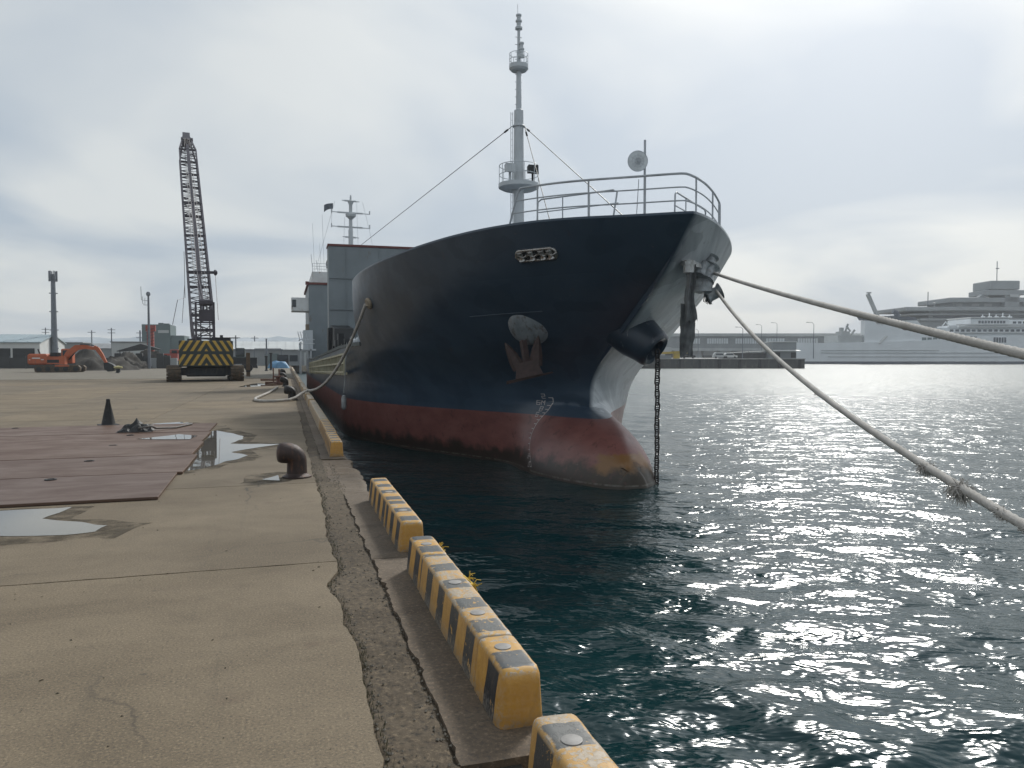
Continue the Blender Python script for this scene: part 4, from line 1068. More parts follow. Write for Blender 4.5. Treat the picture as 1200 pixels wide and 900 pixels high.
# ------------------------------------------------------------------ port bow gear and mooring ropes
def port_pt(px, z, out=0.0):
    Y = solve_on(1, px, z); return Vector(hull_pt(Y, z, 1)) + hull_n(Y, z, 1) * out, hull_n(Y, z, 1)
g0, gn = port_pt(802, 3.85)
m = MB(); m.hexa([g0 + Vector(v) for v in ((-.14, -.30, -.10), (.30, -.22, -.14), (.34, .25, -.08), (-.1, .2, -.05), (-.16, -.30, -.02), (.28, -.22, -.06), (.34, .25, .1), (-.1, .2, .08))])
m.lathe([(.0, -.18), (.12, -.16), (.13, .1), (.0, .14)], g0 + Vector((-.02, -.22, -.1)), 12)
on_ship(m, 'fairlead_bracket', paint('bracket_pale', (.62, .63, .62), .45, var=.5, dirt=(.2, .14, .1), scale=7), hull, smooth=35)
c1, n1_ = port_pt(820, 3.88)
m = MB()
for d, r, h in (((0, 0, 0), .17, .34), ((.14, .02, -.36), .15, .3), ((-.15, -.05, .05), .12, .3), ((.05, .0, .22), .13, .2)):
    c0 = c1 + n1_ * .22 + Vector(d) * 1.3; r *= 1.35; h *= 1.3; m.lathe([(.0, -h / 2), (r, -h / 2 + .02), (r * .72, -h / 4), (r * .68, h / 4), (r, h / 2 - .02), (.0, h / 2)], c0, 14, Vector((.5, .2, .85)) if d[2] >= 0 else Vector((.8, -.3, .4)))
m.lathe([(.0, -.2), (.26, -.15), (.28, .05), (.14, .2), (.0, .2)], c1 + n1_ * .15 + Vector((-.12, 0, -.32)), 12)
on_ship(m, 'mooring_roller', paint('roller_pale', (.42, .45, .47), .4, .3, var=.5, dirt=(.14, .12, .11), scale=8), hull, smooth=45)
m = MB()
for q in range(3): m.tube([c1 + n1_ * .2 + Vector((.04 * q - .05, 0, -.5)), c1 + n1_ * .2 + Vector((.05 * q - .08, 0, -.66)), c1 + n1_ * .2 + Vector((.06 * q + .02, 0, -.72)), c1 + n1_ * .2 + Vector((.05 * q - .02, 0, -.62))], .014, 5)
on_ship(m, 'shackle', M_DARK, hull)
M_CLOTH = paint('grey_cloth', (.17, .18, .185), .9, var=.55, scale=5, dirt=(.16, .155, .14), dirt_amt=.3)
def cloth(name, p0, w, L, label, rag):
    ux = Vector((.955, -.29, 0))
    def f(u, v):
        fold = .05 * math.sin(u * 9 + 2 * v + rag) + .05 * fz(u * 3, v * 4 + rag)
        ww = w * (1 - .25 * v * math.sin(3 * v + rag) + .10 * fz(v * 6, rag))
        return p0 + ux * ((u - .5) * ww + .08 * fz(v * 2.5, rag + 3)) + Vector((.29, .955, 0)) * fold + Vector((0, 0, -L * v * (1 - .10 * fz(u * 5, rag * 2) * v)))
    m = MB(); m.grid(f, 14, 34)
    n = len(m.v); m.v += [(x + .012, y + .03, z) for x, y, z in m.v]; m.f += [tuple(i + n for i in q) for q in m.f]; m.mi += [0] * (len(m.f) - len(m.mi))
    o = m.build(name, M_CLOTH, smooth=60, off=p0); o.location = p0
    tag(o, label, 'cloth', 'chafing cloths hanging at the port bow')
q0 = g0 + Vector((.0, -.28, -.08))
cloth('chafing_cloth', q0, .21, 1.25, 'upper grey chafing cloth hanging from the white bracket on the port bow', 1.0)
cloth('chafing_cloth', q0 + Vector((-.02, .14, -.85)), .33, 1.15, 'lower tattered grey chafing cloth hanging above the anchor chain', 4.2)

def rope_mb(pts, r, step, strands=3, pitch=.24, n=15):
    P = [Vector(p) for p in pts]; out = []
    for a, b in zip(P, P[1:]):
        L = (b - a).length; kk = max(1, int(L / step)); out += [a + (b - a) * t / kk for t in range(kk)]
    out.append(P[-1]); x = None; rings = []; s = 0
    for i, c0 in enumerate(out):
        d = (out[min(i + 1, len(out) - 1)] - out[max(i - 1, 0)]).normalized()
        if i: s += (c0 - out[i - 1]).length
        if x is None: x = d.cross(Vector((0, 0, 1))).normalized()
        x = (x - d * x.dot(d)).normalized(); y = d.cross(x)
        rg = []
        for t in range(n):
            q = 2 * math.pi * t / n
            rad = r * (0.84 + .24 * abs(math.sin(strands * (q - 2 * math.pi * s / pitch) / 2)) + .05 * fz(s * 9, q, r))
            rg.append(c0 + x * rad * math.cos(q) + y * rad * math.sin(q))
        rings.append(rg)
    m = MB(); m.loft(rings); return m
def rope_mat(name, ca, cb):
    k = NB(name); p = k.pos(); a = k.noise(p, 3, 5, .6); b = k.noise(p, 160, 3, .7)
    c = k.mix(k.ramp(a, .3, .7), ca, cb); c = k.mix(k.math('MULTIPLY', k.ramp(b, .4, .65), .5), c, tuple(v * .45 for v in ca))
    k.set(base=c, rough=.9, spec=.2, normal=k.bump(b, .6, .004)); return k.m
M_ROPE = rope_mat('mooring_rope', (.38, .36, .33), (.58, .555, .52))
def hang(a, b, sag, n=70): return [Vector(a).lerp(Vector(b), t / n) - Vector((0, 0, sag * 4 * (t / n) * (1 - t / n))) for t in range(n + 1)]
r1a = c1 + n1_ * .30 + Vector((.10, 0, .06)); r2a = c1 + n1_ * .30 + Vector((.16, 0, -.34))
def rope(name, pts, r, label, tufts=()):
    t = thing(name, label, 'mooring rope', tuple(pts[0]), 0, 'mooring ropes of the cargo ship')
    rope_mb(pts, r, .025).build('rope_line', M_ROPE, t, smooth=70, off=pts[0])
    for f, cnt, ln in tufts:
        i = f * (len(pts) - 1); a = pts[int(i)].lerp(pts[int(i) + 1], i - int(i)); d = (pts[int(i) + 1] - pts[int(i)]).normalized()
        m = MB()
        for q in range(cnt):
            s_ = a + d * random.gauss(0, .035); dr = Vector((random.gauss(0, 1), random.gauss(0, 1), random.gauss(-.7, .9))).normalized(); l = ln * random.uniform(.4, 1)
            m.tube([s_ + dr * r * .7, s_ + dr * (r + l * .5) + d * random.gauss(0, .02), s_ + dr * (r + l * .8) + Vector((0, 0, -.4 * l)) + d * random.gauss(0, .03)], [.004, .003, .001], 4)
        m.build('frayed_strands', M_ROPE, t, off=pts[0])
    return t
rope('mooring_rope', hang(r1a, (.3, -6, .42), .14), .033, 'upper mooring rope running taut from the port bow across the ferry to the right edge', ((.45, 30, .025),))
rope('mooring_rope', hang(r2a, (.3, -6, .40), 1.04), .033, 'lower slack mooring rope with frayed tufts sagging over the glittering water', ((.36, 40, .03), (.495, 220, .07), (.52, 320, .10), (.545, 90, .03), (.56, 60, .03)))
r3a = cf + nf * .14
p3 = hang(r3a, (.86, 32.0, .33), .75, 40) + [Vector(q) for q in ((.6, 31.3, .24), (.35, 30.5, .12), (.1, 29.9, .07), (-.35, 29.5, .06), (-.8, 29.55, .06), (-1.1, 30.2, .06), (-1.15, 31.5, .06), (-1.0, 33.5, .06), (-.75, 36.5, .06), (-.55, 40, .06), (-.42, 42.8, .06))]
rope('mooring_rope', p3, .05, 'mooring rope from the starboard fairlead looping on the quay round the second bollard')

# ------------------------------------------------------------------ lattice crawler crane
M_TRACK = paint('track_rust', (.095, .072, .05), .8, .1, var=.5, dirt=(.16, .10, .05), scale=4)
M_LAT = paint('lattice_plum', (.062, .054, .070), .55, var=.35, scale=2)
M_CRANE = paint('crane_navy', (.014, .020, .030), .5, var=.4, dirt=(.05, .045, .04), scale=2)
k = NB('chevron_paint'); p = k.obj(); x = k.xyz(p)
zz = k.math('SUBTRACT', x[2], k.math('MULTIPLY', k.math('GREATER_THAN', x[2], 1.98), 0.98))     # two rows
st = k.math('FRACT', k.math('DIVIDE', k.math('ADD', k.math('ABSOLUTE', x[0]), k.math('MULTIPLY', zz, .62)), .46))
yl = k.ramp(k.math('ABSOLUTE', k.math('SUBTRACT', st, .5)), .235, .225)
band = k.math('MULTIPLY', k.ramp(k.math('ABSOLUTE', k.math('SUBTRACT', x[2], 1.97)), .10, .12), k.ramp(x[2], 1.10, 1.12))
n = k.noise(p, 6, 6, .65)
c = k.mix(k.math('MULTIPLY', yl, band), (.022, .032, .030), k.mix(k.ramp(n, .35, .7), (.40, .25, .035), (.55, .36, .06)))
c = k.mix(k.math('MULTIPLY', k.ramp(n, .58, .72), .45), c, (.10, .085, .06))
k.set(base=c, rough=.55)
M_CHEV = k.m
cr = thing('crawler_crane', 'lattice boom crawler crane with yellow and black chevron counterweight parked on the quay', 'crane', (-5.2, 56.0, 0), R(6.4))
m = MB(); m.bbox(-1.73, 1.73, 0, 1.15, 1.02, 2.80, .05); m.build('counterweight', M_CHEV, cr)
m = MB(); m.box(-1.5, 1.5, 1.16, 6.0, 1.1, 2.6); m.box(-1.2, -.3, 1.3, 4.5, 2.61, 2.95); m.box(.25, 1.6, .3, 1.1, 2.81, 2.98); m.box(.5, 2.1, .2, 1.1, 2.99, 3.04); m.box(.9, 1.1, .4, .6, 3.04, 3.2)
m.build('machinery_house', M_CRANE, cr)
m = MB(); m.bbox(-1.3, 1.3, .8, 5.0, .32, 1.0, .08); m.box(-2.0, 2.0, 1.0, 1.7, .4, .9); m.box(-2.0, 2.0, 4.2, 5.0, .4, .9); m.build('car_body', M_CRANE, cr)
m = MB(); m.bbox(.8, 1.7, 4.6, 6.3, 1.2, 2.75, .08); cb_ = m.build('operator_cab', M_CRANE, cr)
m = MB(); m.box(.9, 1.6, 6.31, 6.33, 1.9, 2.6); m.box(1.71, 1.73, 4.8, 6.1, 1.9, 2.6); m.build('cab_window', M_GLASS, cb_)
def track(x0, x1, L, h):
    pts = []; r = h / 2
    for q in np.linspace(-math.pi / 2, math.pi / 2, 9): pts.append((-.2 + L - r + r * math.cos(q), r + r * math.sin(q)))
    for q in np.linspace(math.pi / 2, 1.5 * math.pi, 9): pts.append((-.2 + r + r * math.cos(q), r + r * math.sin(q)))
    m = MB(); m.prism_x([(y, z) for y, z in pts], x0 + .1, x1 - .1)
    o = m.build('crawler_track', M_TRACK, cr)
    per = [0]
    for a, b in zip(pts, pts[1:] + pts[:1]): per.append(per[-1] + math.dist(a, b))
    for q in range(int(per[-1] / .22)):
        s_ = q * .22; i = max(j for j in range(len(per)) if per[j] <= s_); f = (s_ - per[i]) / max(1e-6, per[i + 1] - per[i]); a, b = pts[i], pts[(i + 1) % len(pts)]
        cy_, cz_ = a[0] + (b[0] - a[0]) * f, a[1] + (b[1] - a[1]) * f
        tx, tz = b[0] - a[0], b[1] - a[1]; l = math.hypot(tx, tz); tx /= l; tz /= l
        m = MB(); m.prism_x([(cy_ - tx * .09 + tz * .045, cz_ - tz * .09 - tx * .045), (cy_ + tx * .09 + tz * .045, cz_ + tz * .09 - tx * .045), (cy_ + tx * .09 - tz * .01, cz_ + tz * .09 + tx * .01), (cy_ - tx * .09 - tz * .01, cz_ - tz * .09 + tx * .01)], x0, x1)
        m.build('track_shoe', M_TRACK, o)
track(-2.52, -1.62, 5.6, 1.05); track(1.55, 2.42, 5.6, 1.05)
# gantry with hoist block
m = MB()
for s in (-.62, .56): m.beam((s, 1.2, 2.6), (s, 1.9, 5.55), .14); m.beam((s, 3.6, 2.6), (s, 1.9, 5.55), .11); m.beam((s * .5, 1.2, 2.7), (s * .5, 1.6, 4.3), .08)
for z in (3.0, 4.1, 4.3, 5.5): m.beam((-.62, 1.5, z), (.56, 1.5, z), .1)
m.beam((-.6, 1.45, 3.0), (.5, 1.5, 4.1), .05); m.beam((.5, 1.45, 3.0), (-.6, 1.5, 4.1), .05); m.beam((-.5, 1.4, 3.2), (.5, 1.4, 3.2), .05); m.beam((-.5, 1.4, 3.55), (.5, 1.4, 3.55), .05)
ga = m.build('gantry', M_LAT, cr)
m = MB(); m.box(-.42, .50, 1.35, 1.95, 4.2, 5.0); m.bbox(-.40, .50, 1.3, 2.0, 5.3, 5.72, .1)
for s in (-.3, -.1, .1, .3): m.lathe([(.28, -.04), (.30, 0), (.28, .04)], (s, 1.7, 5.2), 14, (1, 0, 0))
m.build('hoist_block', M_LAT, ga, smooth=40)
# boom: inclined lattice leading away from the camera
BF, BH = Vector((-.05, 2.6, 2.2)), Vector((-1.05, 33.0, 24.9))
bd = (BH - BF); BL = bd.length; bd.normalize(); bx_ = Vector((1, 0, 0)); bx_ = (bx_ - bd * bx_.dot(bd)).normalized(); bz_ = bx_.cross(bd).normalized()
def bp(s, a, b): return BF + bd * s + bx_ * a + bz_ * b
def hw(s):
    w = .78
    if s < 3: w = .62 + .16 * s / 3
    if s > BL - 4.2: w = .78 - .45 * (s - BL + 4.2) / 4.2
    return w
def lattice(name, s0, s1, step):
    m = MB(); ss = np.linspace(s0, s1, max(2, int((s1 - s0) / step) + 1))
    hh = lambda s: hw(s) * (.86 if s > 3 else .3 + .56 * s / 3)
    for sx in (-1, 1):
        for sb in (-1, 1):
            for a, b in zip(ss, ss[1:]): m.beam(bp(a, sx * hw(a), sb * hh(a)), bp(b, sx * hw(b), sb * hh(b)), .13)
    for i, (a, b) in enumerate(zip(ss, ss[1:])):
        s_ = 1 if i % 2 else -1
        for sb in (-1, 1): m.beam(bp(a, -s_ * hw(a), sb * hh(a)), bp(b, s_ * hw(b), sb * hh(b)), .05); m.beam(bp(a, -hw(a), sb * hh(a)), bp(a, hw(a), sb * hh(a)), .04)
        for sx in (-1, 1): m.beam(bp(a, sx * hw(a), -s_ * hh(a)), bp(b, sx * hw(b), s_ * hh(b)), .05)
    for a in (s0 + .05, s1 - .05):
        for sb in (-1, 1): m.beam(bp(a, -hw(a), sb * hh(a)), bp(a, hw(a), sb * hh(a)), .16)
    return m.build(name, M_LAT, cr)
cuts = [0, 3.4, 9.5, 15.6, 21.7, 27.8, BL - 4.2, BL]
for a, b in zip(cuts, cuts[1:]): lattice('boom_foot' if a == 0 else ('boom_head' if b == BL else 'boom_section'), a, b, .74)
m = MB(); m.loft([[bp(s, -.14, .72), bp(s, .16, .72), bp(s, .16, .76), bp(s, -.14, .76)] for s in (3.5, BL - 3)]); m.build('boom_walkway', M_LAT, cr)
m = MB(); m.loft([[bp(s, -.36, -.5), bp(s, .36, -.5), bp(s, .36, .45), bp(s, -.36, .45)] for s in (BL - .9, BL + .9)])
for q in (-.28, .28): m.lathe([(.42, -.05), (.46, 0), (.42, .05)], bp(BL + .6, q, -.2), 14, bx_)
m.loft([[bp(BL - 1.0, a, b) for a, b in ((-.55, .2), (.62, .2), (.62, .5), (-.55, .5))], [bp(BL - .6, a, b) for a, b in ((-.55, .2), (.62, .2), (.62, .5), (-.55, .5))]])
m.build('head_sheave', M_LAT, cr, smooth=30)
m = MB(); m.beam(bp(8.7, -.8, 1.2), bp(8.7, 1.35, 1.2), .26, .2); m.lathe([(.2, -.1), (.24, 0), (.2, .1)], bp(8.7, 1.2, 1.2), 10, bx_); m.build('pendant_spreader', M_LAT, cr)
m = MB()
for s in (-.25, -.1, .1, .25): m.tube([Vector((s, 1.8, 5.6)), bp(8.7, s * 1.6, 1.3), bp(BL - .8, s, .5)], .02, 4)
m.tube([bp(14, -.95, .0), bp(11, -1.0, -1.5) + Vector((0, 0, -1)), bp(9, -1.6, -1.6), bp(9, -1.7, -1.6) + Vector((-.3, 0, -2.0))], .022, 4); m.tube([bp(11, -1.0, -1.2), bp(8.6, -1.3, -1.4) + Vector((0, 0, -1.8))], .02, 4)
m.tube([bp(8.7, 1.2, 1.0), bp(3.2, 1.1, .4)], .02, 4)
m.build('hoist_rope', M_LAT, cr)

# ------------------------------------------------------------------ excavator
M_ORG = paint('digger_orange', (.46, .105, .035), .5, var=.25, dirt=(.22, .10, .06), scale=1.2, dirt_amt=.2)
ex_ = thing('excavator', 'orange tracked excavator parked sideways with its arm bent down to the ground', 'excavator', (-22.4, 94.5, 0), R(-2)); ex_.scale = (.86, .86, .86)
m = MB(); m.bbox(-4.9, -2.75, -1.4, 1.4, .95, 2.35, .18); cw_ = m.build('counterweight', M_ORG, ex_)
m = MB(); m.box(-4.4, -3.5, -1.425, -1.402, 1.72, 1.86); m.box(-4.75, -4.6, -1.425, -1.402, 1.55, 1.64); m.box(-3.4, -3.1, -1.425, -1.402, 1.55, 1.66); m.build('white_stripe', M_WHITE, cw_)
m = MB(); m.box(-2.74, -1.4, -1.35, 1.35, 1.05, 2.0); m.box(-2.7, -1.9, -.3, 1.3, 2.0, 2.5); m.tube([(-4.0, .2, 2.3), (-4.2, .2, 2.95)], .1, 6); m.build('engine_deck', M_DARK, ex_)
m = MB(); m.box(-2.74, -1.35, -1.38, -1.36, 1.6, 2.0); m.box(-1.38, -.75, -1.38, -.2, 1.0, 2.05); m.box(-2.74, -1.4, -1.39, -1.36, 1.05, 1.2); m.build('side_panel', M_ORG, ex_)
m = MB(); m.bbox(-1.6, -.3, .25, 1.35, 1.1, 3.0, .1); cb_ = m.build('operator_cab', M_ORG, ex_)
m = MB(); m.box(-1.4, -.5, .22, .245, 1.9, 2.8); m.build('cab_window', M_GLASS, cb_)
for y0 in (-1.55, .75):
    m = MB(); m.prism_y([(-4.1, .1), (-3.8, 0), (.6, 0), (1.0, .2), (1.05, .6), (.8, .88), (-3.8, .88), (-4.15, .55)], y0, y0 + .75); t_ = m.build('crawler_track', M_TRACK, ex_)
    m = MB()
    for x_ in (-3.6, -2.6, -1.6, -.6, .55): m.lathe([(.26, -.02), (.3, .03), (.2, .05)], (x_, y0 - .03, .42), 12, (0, -1, 0))
    m.build('track_roller', M_DARK, t_, smooth=30)
m = MB(); m.box(-1.8, -.2, -1.58, -1.54, .72, .95); m.build('track_guard', M_ORG, ex_)
def arm(name, pts, ws, th, mat):
    m = MB(); rings = []
    for i, (x_, z) in enumerate(pts):
        a, b = pts[max(0, i - 1)], pts[min(len(pts) - 1, i + 1)]; d = Vector((b[0] - a[0], 0, b[1] - a[1])).normalized(); nn = Vector((-d.z, 0, d.x)) * ws[i] / 2
        c0 = Vector((x_, 0, z)); rings.append([c0 - nn + Vector((0, -th, 0)), c0 - nn + Vector((0, th, 0)), c0 + nn + Vector((0, th, 0)), c0 + nn + Vector((0, -th, 0))])
    m.loft(rings); return m.build(name, mat, ex_)
arm('boom', [(-1.3, 1.5), (-.6, 2.4), (.3, 3.15), (1.2, 3.25), (2.7, 3.0)], [.45, .75, .72, .5, .35], .22, M_ORG)
arm('dipper_arm', [(2.35, 3.35), (2.7, 3.0), (3.2, 2.2), (3.75, 1.1)], [.25, .5, .42, .25], .18, M_ORG)
m = MB(); m.cyl((-.6, 0, 1.6), (.2, 0, 2.7), .07); m.cyl((.7, 0, 3.55), (2.3, 0, 3.45), .07); m.cyl((2.7, 0, 3.3), (3.5, 0, 1.7), .06); m.build('hydraulic_ram', M_DARK, ex_)
m = MB(); m.prism_y([(3.5, 1.15), (3.6, .35), (4.0, .05), (4.6, .1), (4.95, .55), (4.6, .95), (4.0, 1.25)], -.55, .55); m.build('bucket', M_DARK, ex_)

# ------------------------------------------------------------------ yard, buildings and poles on the left
def box_house(name, label, cat, x0, x1, y0, y1, h, wall, roofm, openings=(), roof='flat', rise=.8, over=.25, rz=0):
    t = thing(name, label, cat, ((x0 + x1) / 2, (y0 + y1) / 2, 0), rz); hx, hy = (x1 - x0) / 2, (y1 - y0) / 2
    m = MB()
    if roof == 'gable_x': m.prism_x([(-hy, 0), (hy, 0), (hy, h), (0, h + rise), (-hy, h)], -hx, hx)
    elif roof == 'gable_y': m.prism_y([(-hx, 0), (hx, 0), (hx, h), (0, h + rise), (-hx, h)], -hy, hy)
    else: m.box(-hx, hx, -hy, hy, 0, h)
    w = m.build('wall', wall, t)
    m = MB()
    if roof == 'gable_x':
        for s in (-1, 1): m.hexa([(-hx - over, s * (hy + over), h - over * rise / hy), (hx + over, s * (hy + over), h - over * rise / hy), (hx + over, 0, h + rise + .02), (-hx - over, 0, h + rise + .02), (-hx - over, s * (hy + over), h + .14 - over * rise / hy), (hx + over, s * (hy + over), h + .14 - over * rise / hy), (hx + over, 0, h + rise + .16), (-hx - over, 0, h + rise + .16)])
        for x_ in np.arange(-hx, hx + .1, 1.6): m.beam((x_, -hy - over, h + .17 - over * rise / hy), (x_, 0, h + rise + .19), .08, .06)
    elif roof == 'gable_y':
        for s in (-1, 1): m.hexa([(s * (hx + over), -hy - over, h - over * rise / hx), (s * (hx + over), hy + over, h - over * rise / hx), (0, hy + over, h + rise + .02), (0, -hy - over, h + rise + .02), (s * (hx + over), -hy - over, h + .14 - over * rise / hx), (s * (hx + over), hy + over, h + .14 - over * rise / hx), (0, hy + over, h + rise + .16), (0, -hy - over, h + rise + .16)])
    else: m.bbox(-hx - over, hx + over, -hy - over, hy + over, h + .01, h + .22, .03)
    m.build('roof', roofm, t)
    for (a, b, c_, d_, nm, mat) in openings:
        m = MB(); m.box(a, b, -hy - .06, -hy - .01, c_, d_); m.build(nm, mat, w)
    return t
M_WALLW = paint('wall_white', (.60, .61, .60), .6, var=.15, dirt=(.4, .36, .3), scale=.5, dirt_amt=.1)
M_WALLG = paint('wall_grey', (.27, .29, .30), .7, var=.25, scale=.3)
M_ROOFB = paint('roof_bluegrey', (.33, .40, .43), .5, var=.2, scale=.6)
M_ROOFG = paint('roof_grey', (.25, .26, .27), .6, var=.3, scale=.5)
M_PLANT = paint('plant_greygreen', (.13, .175, .18), .6, var=.25, scale=.25)
M_PLANTW = paint('plant_pale', (.44, .46, .46), .6, var=.2, scale=.3)
M_POLE = paint('pole_grey', (.17, .19, .22), .6, var=.3)
M_FENCE = paint('fence_dark', (.055, .058, .06), .8, var=.5, scale=1)
M_SOIL = paint('spoil_earth', (.046, .041, .035), .95, var=.5, dirt=(.06, .05, .04), scale=.9, bump=.5, world=True)
box_house('warehouse', 'white warehouse with blue grey ribbed roof and dark doorways at the left edge', 'warehouse', -56, -36.8, 135, 149, 3.9, M_WALLW, M_ROOFB, ((2.5, 5.6, .3, 3.0, 'doorway', M_DARK), (5.9, 8.9, .3, 3.0, 'doorway', M_DARK), (-2.5, 2.0, .3, 3.0, 'doorway', M_DARK)), 'gable_x', 1.3)
t = thing('yard_fence', 'dark panel fence standing in front of the white warehouse', 'fence', (-36, 122, 0))
for q in range(9):
    m = MB(); m.box(-9 + q * 2, -7.03 + q * 2, -.04, .04, .05, 1.55 + .15 * (q % 2) + (.25 if q > 6 else 0)); m.build('fence_panel', M_FENCE, t)
for q in range(10):
    m = MB(); m.box(-9.06 + q * 2, -8.96 + q * 2, .05, .13, 0, 1.75); m.build('fence_post', M_POLE, t)
t = thing('telecom_mast', 'tall grey telecom mast with antennas rising behind the orange excavator', 'mast', (-36.3, 141, 0))
m = MB(); m.lathe([(.62, 0), (.45, 6), (.33, 14.6), (.3, 15.2), (.0, 15.2)], n=12); m.build('mast_pole', M_POLE, t, smooth=40)
for q in range(6):
    a = q * math.pi / 3; m = MB(); m.box(-.11, .11, -.06, .06, 14.0, 15.7); o = m.build('antenna_panel', M_POLE, t); o.location = (.55 * math.cos(a), .55 * math.sin(a), 0); o.rotation_euler = (0, 0, a)
m = MB(); m.tube([(.5 * math.cos(q), .5 * math.sin(q), 14.4) for q in np.linspace(0, 6.283, 13)[:-1]], .04, 5, closed=True)
for z in (3, 6, 9, 12): m.box(-.62, .62, -.1, .1, z, z + .15)
m.build('mast_bracket', M_POLE, t)
t = thing('lamp_post', 'slim yard lamp post with a side aerial near the grey green plant', 'lamp post', (-18.5, 118, 0))
m = MB(); m.lathe([(.22, 0), (.17, 5), (.13, 10.3), (.0, 10.3)], n=10); m.build('post', M_POLE, t, smooth=40)
m = MB(); m.lathe([(.0, 10.25), (.26, 10.35), (.3, 10.6), (.2, 10.85), (.0, 10.9)], n=10); m.build('lamp_head', M_POLE, t, smooth=50)
m = MB(); m.tube([(-.1, 0, 9.6), (-.9, 0, 9.7), (-.95, 0, 11.6)], .04, 5); m.tube([(-.1, 0, 9.0), (-.6, 0, 9.0), (-.75, 0, 9.3), (-.75, 0, 10.2)], .035, 5); m.tube([(-.45, 0, 9.0), (-.45, 0, 10.0)], .03, 5); m.build('aerial', M_POLE, t)
t = thing('plant_building', 'stepped grey green concrete plant building behind the lamp post', 'building', (-24.9, 175, 0))
m = MB(); m.box(-3.9, 1.6, 0, 9, 0, 8.5); m.box(1.61, 4.3, .3, 9, 0, 6.2); m.box(-1.0, 0, 2, 3, 8.5, 8.9); m.box(.2, 1.2, 1, 3, 8.5, 8.75); w = m.build('wall', M_PLANT, t)
m = MB(); m.box(-.8, 1.3, -.06, -.01, 6.7, 7.3); m.box(-2.6, -1.9, -.06, -.01, 6.7, 7.2); m.build('window', M_PLANTW, w)
m = MB(); m.tube([(-4.2, -.3, 0), (-4.2, -.3, 7.2)], .14, 6)
for z in (4.5, 5.6, 6.6): m.box(-4.9, -3.9, -.5, 0, z, z + .12)
m.build('outside_stair', M_POLE, t)
box_house('white_shed', 'plain off white flat roofed building left of the grey green plant', 'building', -34, -27.6, 172, 182, 4.6, M_PLANTW, M_ROOFG)
box_house('low_hall', 'long low grey roofed hall behind the earth heaps', 'building', -52, -22, 200, 214, 3.6, M_WALLG, M_ROOFG, (), 'gable_x', 1.2)
box_house('small_office', 'small pale office block just right of the telecom mast', 'building', -42.5, -37.8, 165, 172, 4.3, M_WALLG, M_ROOFG)
t = thing('red_loader', 'red unloading machine with tall upright leg behind the lamp post', 'machine', (-19.4, 138, 0))
M_REDM = paint('machine_red', (.36, .065, .045), .5, var=.35, scale=1)
m = MB(); m.box(-2.5, -1.5, -.4, .4, .5, 6.7); m.box(-2.7, -1.2, -.3, .3, 5.9, 6.9); m.build('upright_leg', M_REDM, t)
m = MB()
for q in range(12): m.beam((-2.62, -.45, .6 + q * .5), (-1.4, -.45, .85 + q * .5), .07)
m.build('leg_ladder', M_DARK, t)
m = MB(); m.bbox(-.9, 2.2, -1, 1, 1.0, 2.2, .1); m.bbox(1.0, 2.4, -.9, .9, 2.2, 2.9, .1); m.build('body', M_REDM, t)
m = MB(); m.box(-.6, .6, -1.05, -1.01, 1.5, 2.0); m.box(1.3, 2.1, -.95, -.91, 2.3, 2.75); m.build('window', M_GLASS, t)
for x_ in (-.4, 1.6):
    m = MB(); m.lathe([(.55, -.2), (.6, 0), (.55, .2)], (x_, -1.1, .6), 12, (0, 1, 0)); m.build('wheel', M_BLACK, t)
def heap(name, label, x, y, rx, ry, h, seed):
    def f(u, v):
        a, b = 2 * u - 1, 2 * v - 1; d = math.sqrt(a * a + b * b)
        return (a * rx, b * ry, max(-.05, h * (1 - d ** 1.3) * (1 + .7 * fz(a * 2.2 + seed, b * 2.2)) + h * .28 * fz(a * 6, b * 6, seed) + h * .1 * fz(a * 15, b * 15, seed)) if d < 1 else -.05)
    m = MB(); m.grid(f, 34, 26); o = m.build(name, M_SOIL, smooth=60); o.location = (x, y, 0); tag(o, label, 'earth heap', 'heaps of earth and rubble behind the excavator')
heap('earth_heap', 'large brown earth heap just behind the excavator arm', -23.3, 108, 5.2, 5, 2.3, 1)
heap('earth_heap', 'lower earth heap right of the excavator bucket', -22.0, 119, 3.6, 4, 2.0, 5)
heap('earth_heap', 'rubble heap under the red unloading machine', -20.0, 128, 4.2, 4, 2.2, 9)
t = thing('block_wall', 'row of dark concrete storage blocks between the heaps and the lamp post', 'wall', (-20.8, 121, 0))
for q in range(10):
    m = MB(); h = 1.5 + .35 * ((q * 5) % 3); m.bbox(-3.6 + q * .92, -2.72 + q * .92, -.4, .4, 0, h, .05); m.build('concrete_block', M_FENCE if q % 3 else M_WALLG, t)
t = thing('dark_canopy', 'low dark sheet canopy beside the lamp post', 'canopy', (-21.9, 131, 0))
m = MB(); m.hexa([(-3, -1.5, 2.5), (3, -1.5, 2.9), (3, 1.5, 2.9), (-3, 1.5, 2.5), (-3, -1.5, 2.6), (0.4, -1.5, 3.7), (0.4, 1.5, 3.7), (-3, 1.5, 2.6)]); m.build('canopy_sheet', M_FENCE, t)
for x_ in (-2.8, 2.8):
    m = MB(); m.box(x_ - .08, x_ + .08, -.1, .1, 0, 2.8); m.build('leg', M_POLE, t)
box_house('long_warehouse', 'long low grey warehouse across the end of the quay, right of the crane', 'warehouse', -9.5, 14, 152, 170, 3.0, M_WALLG, paint('roof_pale', (.52, .54, .54), .6, var=.2, scale=.4), ((-6, -3.5, 0, 2.3, 'doorway', M_PLANT), (1.2, 4.0, 0, 2.5, 'doorway', M_PLANTW), (-1.5, 0, .8, 2, 'window', M_GLASS)), 'gable_x', 1.6)
t = thing('pipe_bridge', 'thin dark horizontal pipe bridge in front of the long warehouse', 'pipe bridge', (-4.2, 140, 0))
